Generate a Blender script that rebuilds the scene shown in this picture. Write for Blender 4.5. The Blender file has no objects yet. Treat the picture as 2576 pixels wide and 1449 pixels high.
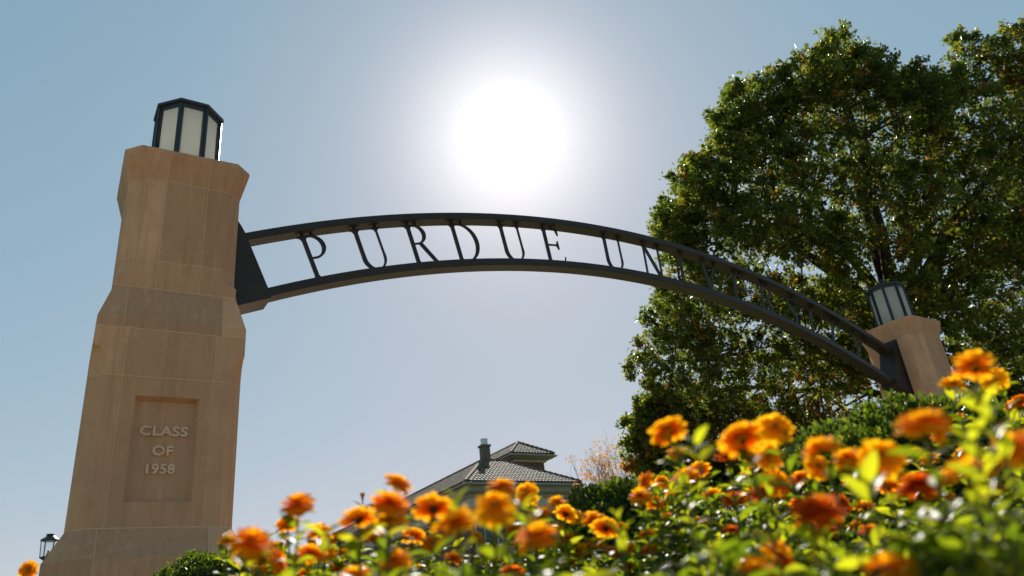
import bpy, bmesh, math, random
import numpy as np
from mathutils import Vector, Matrix

SC = bpy.context.scene
COL = SC.collection
rng = np.random.default_rng(7)
random.seed(7)
R_ = math.radians

# ------------------------------------------------------------------ camera
HC = 0.45                       # eye height: the photographer crouches at the flower bed
FPX = 1884.56
AX = np.array([[0.84918681, 0.14667172, 0.50731566],     # rows: world X, Y, Z in (right, down, forward)
               [-0.51935751, 0.40595428, 0.75197666],
               [-0.09565325, -0.90204686, 0.42090607]])
AX = np.linalg.svd(AX)[0] @ np.linalg.svd(AX)[2]
CAM = np.array([0.0, 0.0, HC])
right, up, fwd = AX[:, 0], -AX[:, 1], AX[:, 2]
cd = bpy.data.cameras.new('camera')
cam = bpy.data.objects.new('camera', cd)
COL.objects.link(cam)
cam.matrix_world = Matrix(((right[0], up[0], -fwd[0], 0), (right[1], up[1], -fwd[1], 0), (right[2], up[2], -fwd[2], HC), (0, 0, 0, 1)))
cd.sensor_fit = 'HORIZONTAL'
cd.sensor_width = 36.0
cd.lens = FPX / 2576.0 * 36.0
cd.clip_start = 0.02
cd.clip_end = 4000
cd.dof.use_dof = True
cd.dof.focus_distance = 8.5
cd.dof.aperture_fstop = 2.35
SC.camera = cam

# ------------------------------------------------------------------ sun, sky, exposure
SUN = np.array([0.46421844, 0.65779883, 0.59312894])
SUN /= np.linalg.norm(SUN)
EXPO = 0.9
SKYFIT = ((0.63, 0.180), (0.369, 0.283), (0.321, 0.324))
EL, AZ = math.asin(SUN[2]), math.atan2(SUN[0], SUN[1])
w = bpy.data.worlds.new('World')
SC.world = w
w.use_nodes = True
nt = w.node_tree
nt.nodes.clear()
sky = nt.nodes.new('ShaderNodeTexSky')
sky.sky_type = 'NISHITA'
sky.sun_disc = False
sky.sun_elevation = EL
sky.sun_rotation = AZ
sky.altitude = 200
sky.air_density = 1.0
sky.dust_density = 0.3
sky.ozone_density = 1.0
# compress the sky's range a little, channel by channel, as the camera's tone curve does
spx = nt.nodes.new('ShaderNodeSeparateColor'); cbx = nt.nodes.new('ShaderNodeCombineColor')
nt.links.new(sky.outputs[0], spx.inputs[0])
for ch, (pw, k_) in enumerate(SKYFIT):
    p1 = nt.nodes.new('ShaderNodeMath'); p1.operation = 'POWER'; p1.inputs[1].default_value = pw
    p2 = nt.nodes.new('ShaderNodeMath'); p2.operation = 'MULTIPLY'; p2.inputs[1].default_value = k_ * 10 / 2 ** EXPO
    nt.links.new(spx.outputs[ch], p1.inputs[0]); nt.links.new(p1.outputs[0], p2.inputs[0]); nt.links.new(p2.outputs[0], cbx.inputs[ch])
bg = nt.nodes.new('ShaderNodeBackground')
bg.inputs[1].default_value = 0.1
nt.links.new(cbx.outputs[0], bg.inputs[0])
tc = nt.nodes.new('ShaderNodeTexCoord')
dt = nt.nodes.new('ShaderNodeVectorMath'); dt.operation = 'DOT_PRODUCT'
nrm = nt.nodes.new('ShaderNodeVectorMath'); nrm.operation = 'NORMALIZE'
nt.links.new(tc.outputs['Generated'], nrm.inputs[0])
nt.links.new(nrm.outputs[0], dt.inputs[0])
dt.inputs[1].default_value = tuple(SUN)


def wmath(op, a, b=None):
    n = nt.nodes.new('ShaderNodeMath'); n.operation = op
    for i, v in enumerate((a, b)):
        if v is None: continue
        if isinstance(v, (int, float)): n.inputs[i].default_value = v
        else: nt.links.new(v, n.inputs[i])
    return n.outputs[0]


one = wmath('SUBTRACT', 1.0, dt.outputs['Value'])       # 1 - cos(angle from the sun)
a1 = wmath('MULTIPLY', wmath('EXPONENT', wmath('MULTIPLY', one, -2500.0)), 8.0 / 2 ** EXPO)
a2 = wmath('MULTIPLY', wmath('EXPONENT', wmath('MULTIPLY', one, -160.0)), 0.62 / 2 ** EXPO)
a3 = wmath('MULTIPLY', wmath('EXPONENT', wmath('MULTIPLY', one, -30.0)), 0.03 / 2 ** EXPO)
asum = wmath('ADD', wmath('ADD', a1, a2), a3)
bg2 = nt.nodes.new('ShaderNodeBackground')              # the bright aureole round the sun
bg2.inputs[0].default_value = (1.0, 0.965, 0.93, 1)
nt.links.new(asum, bg2.inputs[1])
ads = nt.nodes.new('ShaderNodeAddShader')
out = nt.nodes.new('ShaderNodeOutputWorld')
nt.links.new(bg.outputs[0], ads.inputs[0])
nt.links.new(bg2.outputs[0], ads.inputs[1])
nt.links.new(ads.outputs[0], out.inputs[0])

sl = bpy.data.lights.new('sun', 'SUN')
sl.energy = 4.2
sl.angle = R_(0.53)
sl.color = (1.0, 0.93, 0.82)
so = bpy.data.objects.new('sun', sl)
so.rotation_euler = Vector(-SUN).to_track_quat('-Z', 'Y').to_euler()
so.location = (20, 30, 40)
COL.objects.link(so)

SC.view_settings.view_transform = 'Standard'
SC.view_settings.look = 'None'
SC.view_settings.exposure = EXPO
SC.view_settings.gamma = 1.0
SC.cycles.use_denoising = True
SC.cycles.max_bounces = 8
SC.cycles.transparent_max_bounces = 8
SC.cycles.sample_clamp_indirect = 6.0


# ------------------------------------------------------------------ helpers
def ray(px, py):
    v = AX @ np.array([(px - 1288.0) / FPX, (py - 724.5) / FPX, 1.0])
    return v                     # forward component 1


def at(px, py, depth):
    return CAM + ray(px, py) * depth


def tag(o, label=None, cat=None, group=None, kind=None):
    if label: o['label'] = label
    if cat: o['category'] = cat
    if group: o['group'] = group
    if kind: o['kind'] = kind
    return o


def empty(name, loc, rz=0.0):
    o = bpy.data.objects.new(name, None)
    o.empty_display_size = 0.2
    o.location = loc
    o.rotation_euler = (0, 0, rz)
    COL.objects.link(o)
    return o


def link(name, me, parent=None, loc=None):
    o = bpy.data.objects.new(name, me)
    COL.objects.link(o)
    if parent: o.parent = parent
    if loc is not None: o.location = loc
    return o


def mesh_np(name, V, F, mats, smooth=False, attrs=None, midx=None):
    """V (n,3); F either (m,k) array or list of tuples"""
    me = bpy.data.meshes.new(name)
    V = np.asarray(V, np.float32)
    if isinstance(F, np.ndarray):
        m, k = F.shape
        me.vertices.add(len(V)); me.vertices.foreach_set('co', V.ravel())
        me.loops.add(m * k); me.loops.foreach_set('vertex_index', F.ravel().astype(np.int32))
        me.polygons.add(m)
        me.polygons.foreach_set('loop_start', np.arange(0, m * k, k, dtype=np.int32))
        me.update(calc_edges=True)
    else:
        me.from_pydata([tuple(map(float, v)) for v in V], [], [tuple(map(int, f)) for f in F])
        me.update()
    for mt in (mats if isinstance(mats, (list, tuple)) else [mats]):
        me.materials.append(mt)
    if midx is not None: me.polygons.foreach_set('material_index', np.asarray(midx, np.int32))
    if smooth: me.polygons.foreach_set('use_smooth', np.ones(len(me.polygons), bool))
    for an, (dom, vals) in (attrs or {}).items():
        a = me.attributes.new(an, 'FLOAT', dom)
        a.data.foreach_set('value', np.asarray(vals, np.float32))
    me.validate()
    return me


class MB:
    def __init__(s): s.v, s.f, s.t = [], [], []

    def add(s, V, F, t=0.5):
        o = len(s.v)
        s.v += [tuple(map(float, p)) for p in V]
        s.f += [tuple(i + o for i in f) for f in F]
        s.t += [t] * len(F)

    def box(s, c, d, ax=None, t=0.5):
        ax = np.eye(3) if ax is None else np.asarray(ax)
        P = [np.asarray(c) + sum(ax[i] * d[i] * 0.5 * sg[i] for i in range(3)) for sg in
             ((-1, -1, -1), (1, -1, -1), (1, 1, -1), (-1, 1, -1), (-1, -1, 1), (1, -1, 1), (1, 1, 1), (-1, 1, 1))]
        s.add(P, [(0, 3, 2, 1), (4, 5, 6, 7), (0, 1, 5, 4), (1, 2, 6, 5), (2, 3, 7, 6), (3, 0, 4, 7)], t)

    def loft(s, rings, caps=True, t=0.5):
        n = len(rings[0]); V = [p for r in rings for p in r]; F = []
        for i in range(len(rings) - 1):
            for j in range(n):
                k = (j + 1) % n
                F.append((i * n + j, i * n + k, (i + 1) * n + k, (i + 1) * n + j))
        if caps:
            F.append(tuple(range(n - 1, -1, -1)))
            F.append(tuple((len(rings) - 1) * n + j for j in range(n)))
        s.add(V, F, t)

    def tube(s, pts, rad, n=6, t=0.5, caps=True):
        pts = [np.asarray(p, float) for p in pts]
        rings = []
        ref = np.array([0.31, 0.17, 0.93])
        for i, p in enumerate(pts):
            d = pts[min(i + 1, len(pts) - 1)] - pts[max(i - 1, 0)]
            d = d / (np.linalg.norm(d) + 1e-9)
            if abs(d @ ref) > 0.97: ref = np.array([0.9, 0.3, 0.1])
            u = np.cross(d, ref); u /= np.linalg.norm(u)
            v = np.cross(d, u)
            r = rad[i] if hasattr(rad, '__len__') else rad
            rings.append([p + r * (math.cos(a) * u + math.sin(a) * v) for a in np.arange(n) * 2 * math.pi / n])
        s.loft(rings, caps, t)

    def prism(s, outline, tofn, t0, t1, t=0.5):
        """outline 2-D polygon -> tofn(x, y, depth)"""
        n = len(outline)
        V = [tofn(x, y, t0) for x, y in outline] + [tofn(x, y, t1) for x, y in outline]
        F = [tuple(range(n)), tuple(range(2 * n - 1, n - 1, -1))] + [(i, i + n, (i + 1) % n + n, (i + 1) % n) for i in range(n)]
        s.add(V, F, t)

    def build(s, name, mat, parent=None, base=(0, 0, 0), smooth=False, fix=True):
        V = np.asarray(s.v, float) - np.asarray(base, float)
        me = mesh_np(name, V, s.f, mat, smooth, {'tint': ('FACE', s.t)})
        if fix:
            b = bmesh.new(); b.from_mesh(me); bmesh.ops.recalc_face_normals(b, faces=b.faces); b.to_mesh(me); b.free()
        return link(name, me, parent)


def poly_ring(n, r, z, c=(0, 0), rot=0.0):
    return [np.array([c[0] + r * math.cos(rot + 2 * math.pi * i / n), c[1] + r * math.sin(rot + 2 * math.pi * i / n), z]) for i in range(n)]


# ------------------------------------------------------------------ materials
def material(name):
    m = bpy.data.materials.new(name); m.use_nodes = True
    m.node_tree.nodes.clear()
    return m, m.node_tree


class NT:
    def __init__(s, t): s.t = t

    def n(s, typ, **k):
        x = s.t.nodes.new(typ)
        for a, b in k.items(): setattr(x, a, b)
        return x

    def l(s, a, b): s.t.links.new(a, b)

    def noise(s, vec, scale, detail=4, rough=0.55):
        x = s.n('ShaderNodeTexNoise'); x.inputs['Scale'].default_value = scale
        x.inputs['Detail'].default_value = detail; x.inputs['Roughness'].default_value = rough
        if vec is not None: s.l(vec, x.inputs['Vector'])
        return x.outputs['Fac']

    def ramp(s, fac, stops):
        x = s.n('ShaderNodeValToRGB')
        while len(x.color_ramp.elements) < len(stops): x.color_ramp.elements.new(0.5)
        for e, (p, c) in zip(x.color_ramp.elements, stops):
            e.position = p; e.color = (c[0], c[1], c[2], 1) if hasattr(c, '__len__') else (c, c, c, 1)
        s.l(fac, x.inputs[0])
        return x.outputs[0]

    def mix(s, fac, a, b, mode='MIX'):
        x = s.n('ShaderNodeMix', data_type='RGBA', blend_type=mode)
        for v, i in ((fac, 0), (a, 6), (b, 7)):
            if isinstance(v, (int, float)): x.inputs[i].default_value = v
            elif isinstance(v, tuple): x.inputs[i].default_value = (*v, 1) if len(v) == 3 else v
            else: s.l(v, x.inputs[i])
        return x.outputs[2]

    def m(s, op, a, b=None):
        x = s.n('ShaderNodeMath', operation=op)
        for i, v in enumerate((a, b)):
            if v is None: continue
            if isinstance(v, (int, float)): x.inputs[i].default_value = v
            else: s.l(v, x.inputs[i])
        return x.outputs[0]

    def attr(s, name):
        x = s.n('ShaderNodeAttribute'); x.attribute_name = name
        return x.outputs['Fac']

    def coords(s, scale=(1, 1, 1), rot=(0, 0, 0), which='Object'):
        c = s.n('ShaderNodeTexCoord'); mp = s.n('ShaderNodeMapping')
        mp.inputs['Scale'].default_value = scale; mp.inputs['Rotation'].default_value = rot
        s.l(c.outputs[which], mp.inputs['Vector'])
        return mp.outputs[0]

    def bump(s, h, strength=0.3, dist=0.01):
        b = s.n('ShaderNodeBump'); b.inputs['Strength'].default_value = strength; b.inputs['Distance'].default_value = dist
        s.l(h, b.inputs['Height'])
        return b.outputs[0]

    def principled(s, color, rough=0.6, spec=0.5, metal=0.0, normal=None):
        p = s.n('ShaderNodeBsdfPrincipled')
        for v, k in ((color, 'Base Color'), (rough, 'Roughness'), (spec, 'Specular IOR Level'), (metal, 'Metallic')):
            if isinstance(v, (int, float)): p.inputs[k].default_value = v
            elif isinstance(v, tuple): p.inputs[k].default_value = (*v, 1)
            else: s.l(v, p.inputs[k])
        if normal is not None: s.l(normal, p.inputs['Normal'])
        return p.outputs[0]

    def out(s, sh):
        o = s.n('ShaderNodeOutputMaterial'); s.l(sh, o.inputs[0])


def simple(name, color, rough=0.6, spec=0.5, metal=0.0, nscale=None, var=0.25):
    m, t = material(name); k = NT(t)
    c = color
    nm = None
    if nscale:
        f = k.noise(k.coords(), nscale, 5)
        c = k.mix(f, tuple(x * (1 - var) for x in color), tuple(min(1, x * (1 + var)) for x in color))
        nm = k.bump(f, 0.15, 0.005)
    k.out(k.principled(c, rough, spec, metal, nm))
    return m


def stone(name, base, dark=1.0):
    m, t = material(name); k = NT(t)
    co = k.coords()
    tint = k.attr('tint')
    lo = tuple(x * 0.58 for x in base); hi = tuple(min(1, x * 1.30) for x in base)
    c = k.mix(tint, lo, hi)
    # warm / grey drift from block to block
    w2 = k.m('FRACT', k.m('MULTIPLY', tint, 7.31))
    c = k.mix(k.m('MULTIPLY', w2, 0.35), c, (base[0] * 0.86, base[1] * 0.98, base[2] * 1.15))
    big = k.noise(co, 2.2, 5, 0.6)
    c = k.mix(k.ramp(big, [(0.32, 0.55), (0.68, 0.0)]), c, tuple(x * 0.62 for x in base))
    streak = k.noise(k.coords((9, 9, 0.7)), 2.0, 5, 0.6)
    c = k.mix(k.m('MULTIPLY', k.ramp(streak, [(0.5, 0.0), (0.72, 1.0)]), 0.5), c, (base[0] * 0.5, base[1] * 0.46, base[2] * 0.42))
    pale = k.noise(k.coords((7, 7, 0.9)), 2.9, 4, 0.6)
    c = k.mix(k.m('MULTIPLY', k.ramp(pale, [(0.55, 0.0), (0.75, 1.0)]), 0.3), c, tuple(min(1, x * 1.5) for x in base))
    # shallow tooling scratches
    wv = k.n('ShaderNodeTexWave', wave_type='BANDS', bands_direction='Z')
    wv.inputs['Scale'].default_value = 2.6; wv.inputs['Distortion'].default_value = 3.5
    wv.inputs['Detail'].default_value = 3; wv.inputs['Detail Scale'].default_value = 0.8
    k.l(k.coords((1, 1, 1), (0.0, R_(14), 0)), wv.inputs['Vector'])
    scr = k.m('MULTIPLY', k.ramp(wv.outputs['Fac'], [(0.955, 0.0), (1.0, 1.0)]), k.ramp(k.noise(co, 1.6, 2), [(0.5, 0.0), (0.62, 1.0)]))
    c = k.mix(k.m('MULTIPLY', scr, 0.16), c, tuple(min(1, x * 1.45) for x in base))
    grain = k.noise(co, 90, 6, 0.7)
    c = k.mix(0.18, c, k.ramp(grain, [(0.3, tuple(x * 0.5 for x in base)), (0.7, tuple(min(1, x * 1.5) for x in base))]))
    h = k.m('ADD', k.m('MULTIPLY', grain, 0.5), k.m('MULTIPLY', k.noise(co, 14, 4), 0.8))
    k.out(k.principled(c, 0.88, 0.25, 0, k.bump(h, 0.25, 0.006)))
    return m


def leafmat(name, stops, trans, tfac=0.45, rough=0.38, spec=0.5, tboost=1.0):
    """glossy leaf with light coming through; colour chosen per leaf by the tint attribute"""
    m, t = material(name); k = NT(t)
    tint = k.attr('tint')
    c = k.ramp(tint, stops)
    ct = k.ramp(tint, trans)
    p = k.principled(c, rough, spec)
    tr = k.n('ShaderNodeBsdfTranslucent'); k.l(ct, tr.inputs[0])
    mx = k.n('ShaderNodeMixShader'); mx.inputs[0].default_value = tfac
    k.l(p, mx.inputs[1]); k.l(tr.outputs[0], mx.inputs[2])
    k.out(mx.outputs[0])
    return m


M = {}
M['stone'] = stone('limestone', (0.60, 0.345, 0.195))
M['stone_pale'] = stone('limestone_letters', (0.80, 0.53, 0.34))
M['mortar'] = simple('mortar', (0.64, 0.42, 0.25), 0.9, 0.2, nscale=40)


def steelmat():
    m, t = material('painted_bronze_steel'); k = NT(t)
    co = k.coords()
    n1 = k.noise(co, 5, 5); n2 = k.noise(co, 220, 3)
    c = k.mix(n1, (0.026, 0.021, 0.019), (0.046, 0.037, 0.031))
    dust = k.ramp(k.noise(k.coords((1, 1, 3)), 3.0, 6, 0.7), [(0.55, 0.0), (0.8, 0.5)])
    c = k.mix(k.m('MULTIPLY', dust, 0.25), c, (0.12, 0.09, 0.065))
    r = k.ramp(n1, [(0.3, 0.24), (0.7, 0.36)])
    k.out(k.principled(c, r, 0.22, 0.0, k.bump(n2, 0.06, 0.002)))
    return m


M['steel'] = steelmat()
M['lamp_metal'] = simple('lantern_metal', (0.018, 0.026, 0.036), 0.42, 0.5, 0.0, 30)


def glassmat():
    m, t = material('frosted_glass'); k = NT(t)
    co = k.coords()
    f = k.noise(co, 3.0, 4)
    c = k.mix(f, (0.70, 0.73, 0.71), (0.80, 0.82, 0.79))
    p = k.principled(c, 0.22, 0.5)
    tr = k.n('ShaderNodeBsdfTranslucent'); tr.inputs[0].default_value = (0.93, 0.93, 0.90, 1)
    mx = k.n('ShaderNodeMixShader'); mx.inputs[0].default_value = 0.78
    k.l(p, mx.inputs[1]); k.l(tr.outputs[0], mx.inputs[2])
    k.out(mx.outputs[0])
    return m


M['glass'] = glassmat()


def clearglass():
    m, t = material('clear_lantern_glass'); k = NT(t)
    g = k.n('ShaderNodeBsdfTransparent'); g.inputs[0].default_value = (0.93, 0.95, 0.96, 1)
    gl = k.n('ShaderNodeBsdfGlossy'); gl.inputs['Roughness'].default_value = 0.05
    mx = k.n('ShaderNodeMixShader'); mx.inputs[0].default_value = 0.08
    k.l(g.outputs[0], mx.inputs[1]); k.l(gl.outputs[0], mx.inputs[2])
    k.out(mx.outputs[0])
    return m


M['clear'] = clearglass()


def barkmat():
    m, t = material('bark'); k = NT(t)
    f = k.noise(k.coords((6, 6, 1.2)), 5, 6, 0.65)
    c = k.ramp(f, [(0.3, (0.028, 0.020, 0.014)), (0.7, (0.095, 0.072, 0.052))])
    k.out(k.principled(c, 0.9, 0.2, 0, k.bump(f, 0.7, 0.03)))
    return m


M['bark'] = barkmat()
M['oak_leaf'] = leafmat('oak_leaf',
    [(0.0, (0.026, 0.036, 0.010)), (0.55, (0.048, 0.062, 0.015)), (0.80, (0.085, 0.090, 0.020)), (0.90, (0.17, 0.11, 0.02)), (1.0, (0.16, 0.055, 0.014))],
    [(0.0, (0.10, 0.15, 0.014)), (0.55, (0.23, 0.30, 0.024)), (0.80, (0.42, 0.43, 0.040)), (0.90, (0.60, 0.36, 0.035)), (1.0, (0.46, 0.15, 0.022))], 0.47, 0.38, 0.22)
M['box_leaf'] = leafmat('boxwood_leaf',
    [(0.0, (0.012, 0.028, 0.006)), (0.6, (0.026, 0.055, 0.010)), (0.93, (0.07, 0.10, 0.014)), (1.0, (0.22, 0.15, 0.03))],
    [(0.0, (0.07, 0.13, 0.008)), (0.6, (0.20, 0.30, 0.014)), (0.93, (0.48, 0.52, 0.03)), (1.0, (0.6, 0.42, 0.06))], 0.34, 0.30, 0.34)
M['bed_leaf'] = leafmat('zinnia_leaf',
    [(0.0, (0.018, 0.036, 0.005)), (0.6, (0.040, 0.068, 0.008)), (1.0, (0.09, 0.11, 0.014))],
    [(0.0, (0.06, 0.13, 0.004)), (0.5, (0.30, 0.40, 0.010)), (1.0, (0.80, 0.80, 0.020))], 0.52, 0.44, 0.22)
M['stem'] = leafmat('zinnia_stem', [(0.0, (0.07, 0.10, 0.02)), (1.0, (0.10, 0.13, 0.03))], [(0.0, (0.25, 0.32, 0.04)), (1.0, (0.3, 0.36, 0.05))], 0.3, 0.5, 0.3)
M['calyx'] = leafmat('zinnia_calyx', [(0.0, (0.045, 0.055, 0.012)), (1.0, (0.07, 0.06, 0.015))], [(0.0, (0.14, 0.14, 0.02)), (1.0, (0.2, 0.16, 0.03))], 0.2, 0.6, 0.3)
M['orange_leaf'] = leafmat('autumn_leaf', [(0.0, (0.33, 0.13, 0.02)), (1.0, (0.5, 0.24, 0.05))], [(0.0, (0.6, 0.22, 0.03)), (1.0, (0.75, 0.4, 0.08))], 0.5, 0.5, 0.3)
M['core'] = simple('shrub_dark_hull', (0.020, 0.022, 0.010), 0.95, 0.1, nscale=20)  # dark colour of the hull added inside shrubs to block light

PET = {'o': ((0.90, 0.30, 0.005), (0.99, 0.53, 0.008)), 'y': ((0.93, 0.38, 0.005), (0.99, 0.60, 0.009)),
       'd': ((0.88, 0.23, 0.005), (0.98, 0.46, 0.006)), 'r': ((0.56, 0.06, 0.004), (0.90, 0.24, 0.006))}
for kk, (ci, co_) in PET.items():
    M['petal_' + kk] = leafmat('zinnia_petal_' + {'o': 'orange', 'y': 'golden', 'd': 'deep_orange', 'r': 'rust'}[kk],
        [(0.0, ci), (0.55, tuple((a + b) / 2 for a, b in zip(ci, co_))), (1.0, co_)],
        [(0.0, ci), (0.55, tuple((a + b) / 2 for a, b in zip(ci, co_))), (1.0, co_)], 0.68, 0.7, 0.04)
M['disc'] = simple('zinnia_disc', (0.30, 0.08, 0.010), 0.8, 0.2, nscale=300)

# ------------------------------------------------------------------ the ground
def ground():
    m, t = material('lawn'); k = NT(t)
    co = k.coords()
    f = k.noise(co, 0.4, 6); g = k.noise(co, 60, 4)
    c = k.mix(f, (0.055, 0.095, 0.020), (0.10, 0.13, 0.035)); c = k.mix(g, c, (0.05, 0.075, 0.02))
    k.out(k.principled(c, 0.9, 0.2, 0, k.bump(g, 0.6, 0.03)))
    o = link('ground', mesh_np('ground', [(-1500, -1500, 0), (1500, -1500, 0), (1500, 1500, 0), (-1500, 1500, 0)], [(0, 1, 2, 3)], m))
    tag(o, kind='structure')
    m, t = material('brick_paving'); k = NT(t)
    br = k.n('ShaderNodeTexBrick'); br.inputs['Scale'].default_value = 5.0
    br.inputs['Color1'].default_value = (0.52, 0.31, 0.17, 1); br.inputs['Color2'].default_value = (0.43, 0.255, 0.14, 1)
    br.inputs['Mortar'].default_value = (0.40, 0.34, 0.27, 1); br.inputs['Mortar Size'].default_value = 0.012
    k.l(k.coords(), br.inputs['Vector'])
    k.out(k.principled(k.mix(k.noise(k.coords(), 3, 5), br.outputs[0], (0.44, 0.31, 0.21)), 0.85, 0.25))
    # walk that passes under the arch and widens into an unseen forecourt, made warm to bounce light onto the pillars
    z = 0.004
    V = [(-9, -14, z), (26, -14, z), (26, 5.6, z), (12.6, 5.6, z), (12.6, 60, z), (2.4, 60, z), (2.4, 5.6, z), (-9, 5.6, z)]
    tag(link('paved_walk', mesh_np('paved_walk', V, [tuple(range(8))], m)), kind='structure')
    m = simple('bed_mulch', (0.07, 0.045, 0.028), 0.95, 0.1, nscale=50, var=0.5)
    # planting bed: a low soil bank in front of the arch
    P = [(0.15, 0.25), (1.0, 0.05), (2.6, 0.3), (5.5, 1.4), (7.2, 2.6), (6.4, 4.3), (3.4, 4.9), (1.2, 5.3), (-0.4, 5.1), (-0.5, 2.4), (0.1, 1.5)]
    V, F = [], []
    n = len(P); cx = sum(p[0] for p in P) / n; cy = sum(p[1] for p in P) / n
    for s_, zz in ((1.0, 0.005), (0.97, 0.05), (0.8, 0.09), (0.4, 0.11)):
        V += [(cx + (x - cx) * s_, cy + (y - cy) * s_, zz) for x, y in P]
    for i in range(3):
        for j in range(n):
            F.append((i * n + j, i * n + (j + 1) % n, (i + 1) * n + (j + 1) % n, (i + 1) * n + j))
    F.append(tuple(3 * n + j for j in range(n)))
    tag(link('flower_bed_soil', mesh_np('flower_bed_soil', V, F, m)), kind='structure')


ground()

# ------------------------------------------------------------------ gate pillars (S = metres per fitted unit)
S = 1.4
PCX, PCY = 0.674 * S, 5.46 * S        # left pillar axis
ACX, ACZ = 5.472 * S, -6.85 * S + HC     # centre of the arch circle
P2X = 2 * ACX - PCX                    # right pillar axis


def zz(u): return u * S + HC           # fitted height -> world height


# profile: z, half width, chamfer, joint x-offsets (left, right)
PROF = []
def pr(z, h, c): PROF.append((z, h, c))
pr(-HC / S, 0.55, 0.135)
pr(0.611, 0.55, 0.135)                 # weathering edge of the plinth
pr(0.789, 0.456, 0.094)
pr(1.714, 0.456, 0.094)
for i in range(1, 9):
    q = i / 8.0
    pr(1.714 + 0.197 * q, 0.456, max(0.002, 0.094 * math.sqrt(max(0, 1 - q * q))))     # curved stop of the chamfer
pr(2.037, 0.456, 0.002)
pr(2.106, 0.456, 0.002)
pr(2.363, 0.3845, 0.002)
for i in range(0, 8):
    q = 1 - i / 7.0
    pr(2.438 + 0.140 * (1 - q), 0.3845, max(0.002, 0.1045 * math.sqrt(max(0, 1 - q * q))))
pr(3.228, 0.3845, 0.1045)
pr(3.440, 0.437, 0.106)
pr(3.466, 0.437, 0.106)
JOINTZ = [0.789, 1.714, 2.037, 2.363, 2.578, 3.228]
J1, J2, J3 = 0.268, 0.30, 0.139        # vertical joints: shaft, weatherings and plinth, upper shaft
def jof(zm): return J2 if zm < 0.789 or 2.037 < zm < 2.363 else (J1 if zm < 2.037 else J3)


def ring16(z, h, c, j):
    """outline of the pillar: on each face chamfer end, joint, joint, chamfer end"""
    e = h - c
    pts = []
    for (ux, uy), (vx, vy) in (((1, 0), (0, -1)), ((0, 1), (1, 0)), ((-1, 0), (0, 1)), ((0, -1), (-1, 0))):
        for t_ in (-e, -j, j, e):
            pts.append(np.array([(ux * t_ + vx * h) * S, (uy * t_ + vy * h) * S, zz(z)]))
    return pts


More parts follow.
